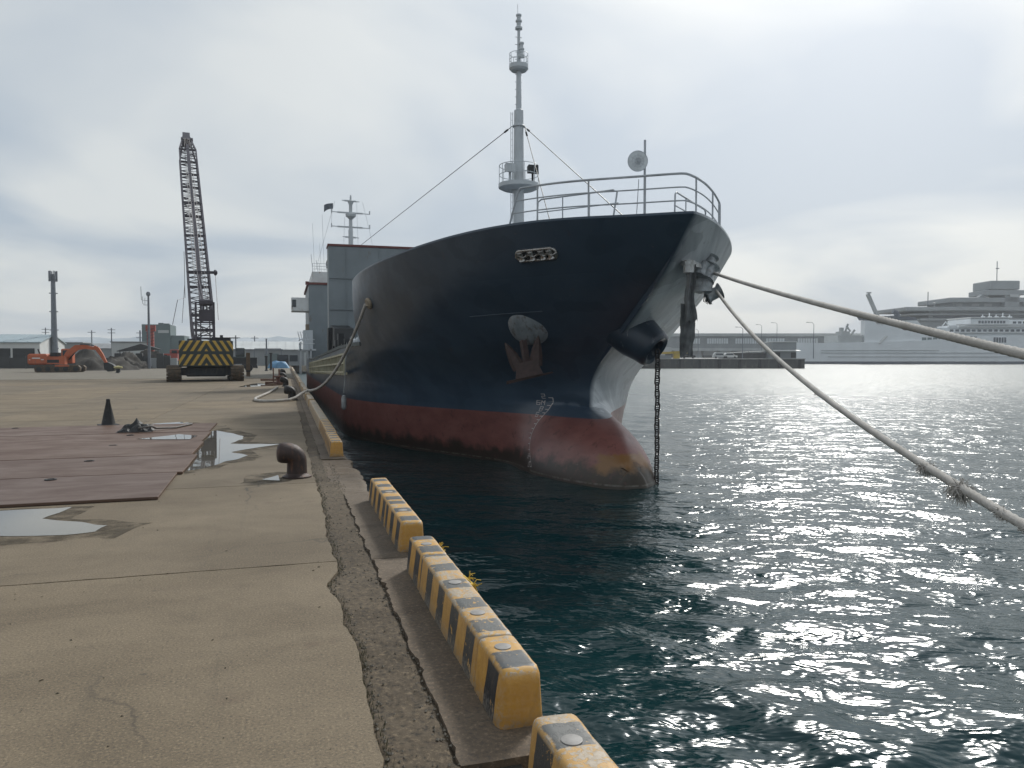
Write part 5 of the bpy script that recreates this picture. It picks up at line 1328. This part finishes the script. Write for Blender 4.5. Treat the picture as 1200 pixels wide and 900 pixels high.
m = MB(); m.box(-6.5, 3.8, -.1, .1, 2.85, 3.02); m.box(-1, 3.5, -.1, .1, 3.03, 3.15); m.build('pipe', M_POLE, t)
for x_ in (-6, -1, 3.5):
    m = MB(); m.box(x_ - .07, x_ + .07, -.08, .08, 0, 2.85); m.build('leg', M_POLE, t)
def upole(x, y, h, lab, arms=1):
    t = thing('utility_pole', lab, 'utility pole', (x, y, 0)); m = MB(); m.lathe([(.16, 0), (.11, h), (.0, h)], n=8); m.build('pole', M_POLE, t)
    for q in range(arms): m = MB(); m.box(-.8, .8, -.05, .05, h - .5 - .7 * q, h - .38 - .7 * q); m.build('crossarm', M_POLE, t)
upole(-8.7, 148, 5.6, 'utility pole with crossarm just right of the crane'); upole(-6.4, 175, 6.2, 'thin utility pole above the long warehouse roof, second right of the crane'); upole(-2.9, 128, 4.6, 'utility pole nearest the ship in front of the long warehouse', 0)
upole(-37.5, 190, 8.2, 'utility pole with crossarm behind the excavator boom', 2); upole(-41.5, 190, 7.6, 'plain pole left of the crossarmed pole behind the excavator', 1); upole(-54.6, 205, 8.6, 'lattice style pole right of the telecom mast', 3)
t = thing('timber_post', 'tall rusty timber post standing right of the crane', 'post', (-3.1, 69.6, 0)); m = MB(); m.bbox(-.16, .16, -.16, .16, 0, 2.05, .03); m.build('post', paint('post_brown', (.13, .085, .05), .8, var=.4), t); m = MB(); m.box(-.19, .19, -.19, .19, .4, .52); m.build('band', M_DARK, t)
for (x, y, h, lab) in ((-2.2, 96, 1.6, 'short dark iron post left of the pair near the blue tarpaulin'), (-1.75, 100, 2.0, 'taller dark iron post of the pair near the blue tarpaulin')):
    t = thing('iron_post', lab, 'post', (x, y, 0), 0, 'pair of dark iron posts'); m = MB(); m.lathe([(.22, 0), (.2, .1), (.13, .15), (.13, h), (.2, h + .02), (.2, h + .2), (0, h + .22)], n=10); m.build('post', M_DARK, t)
t = thing('wheel_loader', 'dark green wheel loader parked in front of the long warehouse', 'loader', (-6.2, 112, 0))
m = MB(); m.bbox(-1.6, 1.4, -.9, .9, .7, 1.7, .12); m.build('body', M_DKGREEN, t); m = MB(); m.bbox(-.4, .8, -.7, .7, 1.71, 2.9, .1); o = m.build('cab', M_DKGREEN, t); m = MB(); m.box(-.3, .7, -.73, -.705, 2.0, 2.7); m.build('cab_window', M_GLASS, o)
for x_ in (-1.1, 1.0):
    m = MB(); m.lathe([(.5, -.2), (.58, -.12), (.58, .12), (.5, .2)], (x_, -.8, .58), 14, (0, 1, 0)); m.build('wheel', M_BLACK, t)
m = MB(); m.prism_y([(1.5, .2), (2.5, .1), (2.3, 1.0), (1.5, .9)], -1, 1); m.build('bucket', M_DARK, t)
t = thing('black_trailer', 'low dark flatbed trailer beside the crane track', 'trailer', (-5.3, 92, 0)); m = MB(); m.box(-2.3, 2.2, -.8, .8, .9, 1.6); m.box(-1.6, -1.4, -.7, .7, .2, .9); m.box(1.2, 1.4, -.7, .7, .2, .9); m.build('bed', M_DARK, t)
for x_ in (-1.5, 1.3): m = MB(); m.lathe([(.4, -.15), (.45, 0), (.4, .15)], (x_, -.7, .45), 12, (0, 1, 0)); m.build('wheel', M_BLACK, t)
def tarp(u, v): return ((u - .5) * 3.2, (v - .5) * 2, max(0, (1 - (2 * u - 1) ** 4) * (1 - (2 * v - 1) ** 4) * (.95 + .35 * fz(u * 4, v * 4))))
m = MB(); m.grid(tarp, 20, 14); o = m.build('blue_tarpaulin', paint('tarp_blue', (.10, .25, .42), .6, var=.4, scale=2), smooth=50); o.location = (-1.0, 118, 0); tag(o, 'bright blue tarpaulin over a heap at the far end of the quay', 'tarpaulin')
t = thing('parked_van', 'dark parked van at the far end of the quay beside the ship', 'van', (1.2 - 1.6, 125, 0)); m = MB(); m.prism_x([(-2, .35), (2, .35), (2, 1.1), (1.3, 1.3), (.9, 2.0), (-1.9, 2.0)], -.85, .85); o = m.build('body', M_DARK, t); m = MB(); m.box(-.7, .7, -2.03, -1.99, 1.2, 1.8); m.build('rear_window', M_GLASS, o)
for x_, y_ in ((-.8, -1.2), (.8, -1.2), (-.8, 1.2), (.8, 1.2)): m = MB(); m.lathe([(.3, -.1), (.34, 0), (.3, .1)], (x_, y_, .34), 12, (1, 0, 0)); m.build('wheel', M_BLACK, t)
# iron mooring stand and spare gear lying by the far puddle
t = thing('iron_stand', 'rusty iron stand with pipes lying beside the far puddle', 'iron stand', (-.75, 50.5, 0))
m = MB(); m.tube([(-.5, 0, .06), (.6, .2, .06)], .07, 6); m.tube([(-.8, 1.2, .2), (.5, 1.0, .2)], .07, 6); m.tube([(0, .1, .06), (0, .1, 1.0)], .04, 6); m.tube([(.35, .5, 0), (.35, .5, .9)], .05, 6); m.build('pipe', M_RUST, t)
m = MB(); m.lathe([(.3, 0), (.3, .1), (.18, .12), (.18, .4), (.3, .42), (.3, .5)], (.35, -.6, 0), 12); m.build('drum', M_RUST, t, smooth=40)
t = thing('yard_bollard', 'small pale topped mooring post out on the apron left of the crane', 'bollard', (-16.8, 88, 0)); m = MB(); m.lathe([(.3, 0), (.22, .08), (.2, .45)], n=12); m.build('stem', M_DARK, t, smooth=40); m = MB(); m.lathe([(.2, .45), (.42, .52), (.42, .68), (.0, .76)], n=12); m.build('cap', paint('cap_yellow', (.5, .45, .22), .6, var=.4, scale=5), t, smooth=40)

# ------------------------------------------------------------------ hills
def hill(u, v):
    x = -1100 + 1500 * u; e = math.sin(math.pi * min(1, v)) ** .8
    h = 40 + 11 * fz(x * .004, 1) + 7 * fz(x * .013, 4) + 3 * fz(x * .04, 8)
    h *= min(1, max(0.0, (400 - x) / 250)) ** .5
    return (x, 1350 + 420 * v, -2 + h * e * (1 + .12 * fz(x * .02, v * 4)))
m = MB(); m.grid(hill, 220, 14)
k = NB('hill_cover'); p = k.pos(); n = k.noise(k.scale(p, (1, 1, 2.5)), .018, 6, .6)
k.set(base=k.mix(k.ramp(n, .48, .60), (.22, .27, .31), (.36, .40, .44)), rough=.95)
struct(m.build('hills', k.m, smooth=80))
# ------------------------------------------------------------------ far side of the harbour
FRZ = -YAW
def fthing(name, label, cat, u, d, group=None, z=0): x, y = fr(u, d); return thing(name, label, cat, (x, y, z), FRZ, group)
t = fthing('pier', 'low dark concrete pier across the water right of the bow', 'pier', 57, 205)
m = MB(); m.box(-24, 22, 0, 147, -4, 1.0); m.build('pier_wall', paint('pier_dark', (.085, .088, .085), .85, var=.4, dirt=(.15, .145, .13), scale=.4), t)
m = MB(); m.box(-24.2, 22.2, -.2, 147, 1.01, 1.2); m.build('pier_deck', paint('pier_deck_pale', (.36, .36, .34), .8, var=.25, scale=.4), t)
for q in range(9): m = MB(); m.box(-23 + q * 5.4, -22.3 + q * 5.4, -.4, -.01, -1.8, .9); m.build('pier_fender', M_BLACK, t)
def px_u(px, d): return (px - 600) / 890.0 * d
def pz(py, d): return CAM_H + (418 - py) / 890.0 * d
D = 212
t = fthing('pier_shed', 'pale roofed square shed at the right end of the far pier', 'shed', px_u(919, D), D, z=1.2)
m = MB(); m.box(-3.4, 3.3, 0, 6, 0, 4.5); w = m.build('wall', M_WALLG, t); m = MB(); m.bbox(-3.6, 3.5, -.2, 6.2, 4.51, 4.75, .03); m.build('roof', M_WALLW, t)
m = MB(); m.hexa([(-3.4, -1.6, 2.0), (4.0, -1.6, 2.0), (4.0, 0, 2.3), (-3.4, 0, 2.3), (-3.4, -1.6, 2.1), (4.0, -1.6, 2.1), (4.0, 0, 2.4), (-3.4, 0, 2.4)]); m.build('awning', M_WALLW, t)
for q in range(3): m = MB(); m.box(-2.6 + q * 2.2, -1.2 + q * 2.2, -.05, -.01, .2, 1.7); m.build('doorway', M_WALLG if q % 2 else M_DARK, w)
t = fthing('lean_to_shed', 'long low shed with sloping pale roof beside the square pier shed', 'shed', px_u(878, D), D + 4, z=1.2)
m = MB(); m.box(-6.2, 6.0, .4, 5, 0, 1.5); m.build('wall', M_FENCE, t); m = MB(); m.hexa([(-6.6, 0, 1.4), (6.4, 0, 2.0), (6.4, 5.4, 2.0), (-6.6, 5.4, 1.4), (-6.6, 0, 1.52), (6.4, 0, 2.14), (6.4, 5.4, 2.14), (-6.6, 5.4, 1.52)]); m.build('roof', M_PLANTW, t)
M_YEL = paint('machine_yellow', (.52, .36, .04), .5, var=.3, scale=.8)
t = fthing('loading_frame', 'yellow flat topped loading frame standing at the left end of the far pier', 'loading frame', px_u(788, 208), 208, z=1.2)
m = MB(); m.hexa([(-4.4, -1, 1.2), (4.3, -1, 1.4), (4.3, 1, 1.4), (-4.4, 1, 1.2), (-3.8, -1, 1.75), (3.2, -1, 2.1), (3.2, 1, 2.1), (-3.8, 1, 1.75)]); m.build('top_frame', M_YEL, t)
m = MB(); m.box(.2, 1.8, -.8, .8, 0, 1.3); m.box(-4, -3.7, -.8, .8, 0, 1.2); m.build('leg', M_YEL, t)
m = MB(); m.box(-3.6, -.4, -.6, .6, 0, .9); m.build('machine_base', M_WALLG, t)
def car(px, lab, mat, body='car'):
    t = fthing('parked_car', lab, 'car', px_u(px, 211), 211, 'cars parked on the far pier', 1.2)
    m = MB(); m.prism_y([(-1.9, .3), (1.9, .3), (1.95, .8), (1.2, .9), (.7, 1.45 if body == 'car' else 1.8), (-1.2, 1.45 if body == 'car' else 1.8), (-1.8, .95)], -.8, .8); o = m.build('body', mat, t)
    m = MB(); m.prism_y([(-1.3, .95), (.95, .95), (.6, 1.36), (-1.1, 1.36)], -.83, -.805); m.build('window', M_GLASS, o)
    for x_ in (-1.2, 1.2): m = MB(); m.lathe([(.28, -.1), (.32, 0), (.28, .1)], (x_, -.75, .32), 10, (0, 1, 0)); m.build('wheel', M_BLACK, t)
car(843, 'silver grey parked van, left of the two on the far pier', M_PLANTW, 'van'); car(855, 'white parked car, right of the two on the far pier', M_WALLW); car(806, 'dark parked car beside the yellow loading frame on the far pier', M_DARK)
def slamp(px, d, h, lab):
    t = fthing('street_lamp', lab, 'street lamp', px_u(px, d), d, 'street lamps along the far pier', 1.2)
    m = MB(); m.lathe([(.12, 0), (.07, h), (0, h)], n=8); m.build('post', M_POLE, t); m = MB(); m.tube([(0, 0, h), (-.5, 0, h + .5), (-1.6, 0, h + .55)], .06, 5); m.box(-2.1, -1.4, -.15, .15, h + .48, h + .62); m.build('lamp_arm', M_POLE, t)
slamp(870, 212, 8.2, 'street lamp standing by the two parked vehicles on the far pier'); slamp(953, 214, 9.6, 'street lamp at the right end of the far pier in front of the ferry'); slamp(818, 250, 9.0, 'street lamp left of the others by the elevated walkway'); slamp(910, 270, 12, 'street lamp rising over the walkway roof behind the square shed'); slamp(892, 276, 11.6, 'street lamp over the walkway roof left of the square shed'); 
# elevated passenger walkway
D = 356; K = 356 / 288.0
t = fthing('elevated_walkway', 'long elevated passenger walkway with window bands behind the far pier', 'walkway', px_u(890, D), D)
hx0, hx1 = px_u(765, D) - px_u(890, D), px_u(1012, D) - px_u(890, D)
m = MB(); m.box(hx0, hx1, 0, 6, 4.6 * K, 9.0 * K); w = m.build('wall', M_WALLG, t)
m = MB(); m.bbox(hx0 - .3, hx1 + .3, -.8, 6.8, 9.01 * K, 10.2 * K, .1); m.build('roof', M_PLANTW, t)
m = MB(); m.box(hx0, hx1, -.3, 6.3, 3.6 * K, 4.59 * K); m.build('walkway_beam', M_PLANTW, t)
for a, b in ((803, 820), (828, 853), (861, 889), (897, 919), (934, 958), (968, 982)):
    x0, x1 = px_u(a, D) - px_u(890, D), px_u(b, D) - px_u(890, D)
    m = MB(); m.box(x0, x1, -.08, -.01, 6.3 * K, 8.3 * K); o = m.build('window_band', paint('bright_pane', (.62, .66, .68), .3, var=.15, scale=.5), w)
    n = max(2, int((x1 - x0) / 1.1))
    for q in range(n + 1): m = MB(); xx = x0 + (x1 - x0) * q / n; m.box(xx - .09, xx + .09, -.2, -.09, 6.3 * K, 8.3 * K); m.build('mullion', M_WALLG, o)
for q in range(14): xx = hx0 + 3 + q * (hx1 - hx0 - 6) / 13; m = MB(); m.box(xx - .5, xx + .5, 1, 5, 0, 3.59 * K); m.build('pillar', M_WALLG, t)
t = fthing('port_fence', 'grey port buildings and fence line low under the elevated walkway', 'fence', px_u(880, 354), 354)
for q in range(16): m = MB(); h = 1.8 + 1.2 * ((q * 7) % 4) / 3; m.box(-46 + q * 5.9, -41 + q * 5.9, -1, 1, 0, h * 1.25); m.build('fence_panel', (M_WALLG, M_FENCE, M_PLANT)[q % 3], t)
box_house('pale_hut', 'pale hut at the left end of the far shore beside the bow', 'hut', fr(px_u(778, 356), 356)[0] - 4, fr(px_u(778, 356), 356)[0] + 3, fr(px_u(778, 356), 356)[1] - 2, fr(px_u(778, 356), 356)[1] + 2, 6.2, M_PLANTW, M_ROOFG, rz=FRZ)
bt = fthing('navy_shed', 'dark blue tall shed glimpsed between the bow and the hanging cloth', 'shed', px_u(781, 362), 362)
m = MB(); m.box(-3, 3, 0, 4, 0, 12.2); m.build('wall', paint('navy_wall', (.06, .065, .11), .6, var=.3), bt); m = MB(); m.bbox(-3.2, 3.2, -.2, 4.2, 12.21, 12.6, .04); m.build('roof', M_FENCE, bt)

# white ferry alongside
D = 330
FU = px_u(1070, D)
t = fthing('ferry', 'large white ferry moored across the harbour at the right', 'ferry', FU, D, z=WZ)
S = D / 890.0
def fx_(px): return (px - 1070) * S
def fzz(py): return CAM_H + (418 - py) * S - WZ
M_FERRY = paint('ferry_white', (.78, .81, .83), .5, var=.12, scale=.15)
M_FBLUE = paint('ferry_bluegrey', (.08, .10, .13), .5, var=.3, scale=.3)
m = MB()
prof = [(934, 401), (960, 402), (1010, 401), (1080, 399), (1120, 396), (1320, 392), (1380, 388)]
rings = []
for px, py in prof:
    w = 9.5 if px > 960 else 5.0 + 4.5 * (px - 934) / 26
    rings.append([(fx_(px), 9.5 - w, -1.5), (fx_(px), 9.5 + w, -1.5), (fx_(px), 9.5 + w, fzz(py)), (fx_(px), 9.5 - w, fzz(py))])
m.loft(rings); fh = m.build('hull', M_FERRY, t)
m = MB(); m.loft([[(x0, y0 - .05, .02) for x0, y0 in ((fx_(934), 4.5), (fx_(960), 0), (fx_(1380), 0))], [(x0, y0 - .05, 1.1) for x0, y0 in ((fx_(934), 4.5), (fx_(960), 0), (fx_(1380), 0))]], caps=False, closed=False); m.build('boot_stripe', M_FBLUE, fh)
m = MB()
for py, a, b in ((410.5, 962, 1100), (413.5, 962, 1230), (418, 970, 1300)): m.box(fx_(a), fx_(b), -.25, -.01, fzz(py) - .12, fzz(py) + .12)
m.build('rubbing_strake', M_PLANTW, fh)
m = MB(); m.prism_y([(fx_(1014), fzz(402)), (fx_(1098), fzz(400)), (fx_(1075), fzz(375.5)), (fx_(1014), fzz(375.5))], 1.0, 5); cas = m.build('funnel_casing', M_FERRY, t)
m = MB(); m.prism_y([(fx_(1012), fzz(375)), (fx_(1075.5), fzz(375)), (fx_(1073), fzz(371.5)), (fx_(1009), fzz(369.5)), (fx_(1009), fzz(370.5))], .8, 5.2); m.tube([(fx_(1058), 5, fzz(373)), (fx_(1056), 5, fzz(366)), (fx_(1052), 5, fzz(364))], 1.2, 8); m.build('casing_top', M_FBLUE, cas)
m = MB(); m.lathe([(1.9, 0), (1.9, .06), (0, .06)], (fx_(1061.5), .98, fzz(382)), 24, (0, -1, 0)); em = m.build('round_emblem', paint('emblem_dark', (.06, .06, .08), .5), cas)
m = MB(); m.add([(fx_(1061.5) + 1.75 * math.cos(q), .90, fzz(382) + 1.75 * math.sin(q)) for q in np.linspace(math.pi, 2 * math.pi, 14)], [tuple(range(14))]); m.build('emblem_red', paint('emblem_red', (.22, .05, .06), .5), em)
m = MB(); m.beam((fx_(1019), 3, fzz(344)), (fx_(1034), 3, fzz(377)), 1.6, 1.2); m.box(fx_(1018), fx_(1023), 2.6, 3.4, fzz(343.5), fzz(342)); m.build('deck_crane', M_PLANTW, t)
m = MB(); m.beam((fx_(1030), .2, fzz(403)), (fx_(1039), .2, fzz(394)), 1.0, .6); m.build('boarding_ramp', M_WALLW, t)
m = MB()
m.box(fx_(984), fx_(1013), 2, 17, fzz(402), fzz(393)); m.box(fx_(990), fx_(1000), 4, 10, fzz(393), fzz(388)); m.beam((fx_(997), 6, fzz(388)), (fx_(1000), 6, fzz(379)), .7); m.beam((fx_(1003), 6, fzz(388)), (fx_(998), 6, fzz(381)), .6); m.box(fx_(990), fx_(994), 5, 6.5, fzz(388), fzz(383.5)); m.beam((fx_(1004), 6, fzz(392)), (fx_(1008), 6, fzz(386)), .7)
m.build('deck_gear', M_PLANTW, t)
m = MB()
m.box(fx_(1079), fx_(1380), 1.2, 18, fzz(397) , fzz(384.2)); m.box(fx_(1112), fx_(1380), .6, 18.5, fzz(397), fzz(390.5)); m.box(fx_(1124), fx_(1380), 1.0, 18, fzz(384), fzz(381)); m.bbox(fx_(1137), fx_(1182), .4, 18, fzz(380.8), fzz(373), .4); m.box(fx_(1182), fx_(1380), 2.5, 17, fzz(380.8), fzz(374.5))
sp_ = m.build('superstructure', M_FERRY, t)
m = MB()
for py, a in ((384, 1124), (390.5, 1110), (381, 1120)): m.box(fx_(a), fx_(1380), -.3, .55, fzz(py), fzz(py) + .35)
m.bbox(fx_(1136), fx_(1184), -.1, 18.4, fzz(373) + .02, fzz(371.8), .2); m.build('deck_edge', M_WALLW, sp_)
def fwin(a, b, y0, y1, yy, mat=M_FBLUE, nm='window'):
    m = MB(); m.box(fx_(a), fx_(b), yy - .06, yy - .01, fzz(y1), fzz(y0)); m.build(nm, mat, sp_)
for a in (1081, 1087.5, 1094, 1100.5): fwin(a, a + 5, 395.5, 401.5, -.02 if False else .9, M_PLANT, 'deck_opening')
for q in range(9): fwin(1146 + q * 3.6, 1148.6 + q * 3.6, 376, 379, .39)
for q in range(5): fwin(1163.5 + q * 3.1, 1165.8 + q * 3.1, 395.5, 401.5, -.02)
for q in range(3): fwin(1131 + q * 5, 1135 + q * 5, 394.5, 398, .55)
for q in range(22): fwin(1114 + q * 6.5, 1118 + q * 6.5, 386, 388.6, 1.18)
for q in range(5): fwin(1190 + q * 6, 1194 + q * 6, 376.5, 379, 2.48)
m = MB()
for q in range(5): m.tube([(fx_(1160 + q * 8), 6, fzz(372)), (fx_(1160 + q * 8), 6, fzz(368 - q % 2 * 2))], .25, 5); m.box(fx_(1158 + q * 8), fx_(1161.5 + q * 8), 5, 6, fzz(372), fzz(370))
m.tube([(fx_(1105), 2, fzz(384)), (fx_(1110), 2, fzz(377)), (fx_(1116), 2, fzz(384))], .3, 5); m.box(fx_(1112), fx_(1122), .8, 3, fzz(384), fzz(381.5))
m.build('deck_fitting', M_FERRY, sp_)

# grey terminal building with stacked overhanging decks behind the ferry
D2 = 366; S2 = D2 / 890.0; BU = px_u(1150, D2)
t = fthing('terminal_building', 'grey tiered terminal building with a tower rising behind the white ferry', 'building', BU, D2)
bx2 = lambda px: (px - 1150) * S2
bz2 = lambda py: CAM_H + (418 - py) * S2
M_TERM = paint('terminal_grey', (.28, .30, .31), .6, var=.2, scale=.12)
m = MB(); m.box(bx2(1080), bx2(1330), 3, 30, 0, bz2(373)); m.box(bx2(1092), bx2(1330), 4, 30, bz2(373), bz2(364)); m.box(bx2(1122), bx2(1330), 5, 28, bz2(359.5), bz2(354.5)); w = m.build('wall', M_TERM, t)
for a, y0, y1, e in ((1060, 364.5, 359.8, 0), (1066, 369.5, 367.5, .8), (1078, 376, 373, 1), (1114, 354.3, 348.5, 2)):
    m = MB(); m.bbox(bx2(a), bx2(1340), e, 31, bz2(y0), bz2(y1), .3); m.build('deck_slab', M_TERM, t)
m = MB(); m.box(bx2(1179), bx2(1196), 2.0, 14, bz2(366), bz2(340)); m.bbox(bx2(1160), bx2(1194.5), 1.2, 15, bz2(339.5), bz2(329), .3); m.bbox(bx2(1155), bx2(1200), 1.0, 15, bz2(346), bz2(340), .2); tw = m.build('tower', M_TERM, t)
m = MB(); m.prism_y([(bx2(1150), bz2(348)), (bx2(1160), bz2(348)), (bx2(1160), bz2(340))], 3, 6); m.build('stair', M_TERM, t)
for a, b, y0, y1, e in ((1126, 1133, 355.5, 358.5, 4.9), (1144, 1153, 355.5, 358.5, 4.9), (1159, 1168, 355.5, 358.5, 4.9), (1183, 1193, 345, 348, .9), (1106, 1114, 366, 367.2, 3.9), (1096, 1172, 370, 372, 2.9), (1185, 1330, 361, 363.5, 3.9)):
    m = MB(); m.box(bx2(a), bx2(b), e - .08, e - .01, bz2(y1), bz2(y0)); m.build('window', M_PLANTW if b - a < 12 else M_FBLUE, w)
m = MB(); m.tube([(bx2(1175), 6, bz2(329)), (bx2(1175), 6, bz2(305))], .22, 6); m.box(bx2(1173.5), bx2(1177.5), 5.9, 6.1, bz2(314), bz2(313)); m.build('roof_mast', M_POLE, tw)
m = MB(); m.tube([(bx2(1088.5), 2, bz2(360)), (bx2(1088.5), 2, bz2(342))], .22, 6); m.build('flagpole', M_POLE, t)
m = MB(); m.lathe([(.3, 0), (.3, 1.4), (.8, 1.5), (.8, 2.2), (0, 2.4)], (bx2(1096), 2, bz2(360)), 8); m.build('roof_vent', M_TERM, t)
t = fthing('far_shed', 'low grey quay shed on the far shore left of the walkway', 'shed', px_u(800, 372), 372)
m = MB(); m.box(-10, 60, 0, 10, 0, 5.4); m.build('wall', M_WALLG, t); m = MB(); m.bbox(-10.4, 60.4, -.4, 10.4, 5.41, 5.9, .1); m.build('roof', M_ROOFG, t)

# ------------------------------------------------------------------ sea haze: one closed box of even, thin air
mb = MB(); mb.box(-1800, 1800, -120, 2100, -9.0, 62.0)
hz = mb.build('haze', None)
hm = bpy.data.materials.new('haze_air'); hm.use_nodes = True; hm.node_tree.nodes.clear()
ho = hm.node_tree.nodes.new('ShaderNodeOutputMaterial'); hv = hm.node_tree.nodes.new('ShaderNodeVolumePrincipled')
hv.inputs['Color'].default_value = (.86, .90, .95, 1); hv.inputs['Density'].default_value = 0.00038; hv.inputs['Anisotropy'].default_value = 0.2
hm.node_tree.links.new(hv.outputs[0], ho.inputs['Volume'])
hz.data.materials.clear(); hz.data.materials.append(hm); stuff(hz)
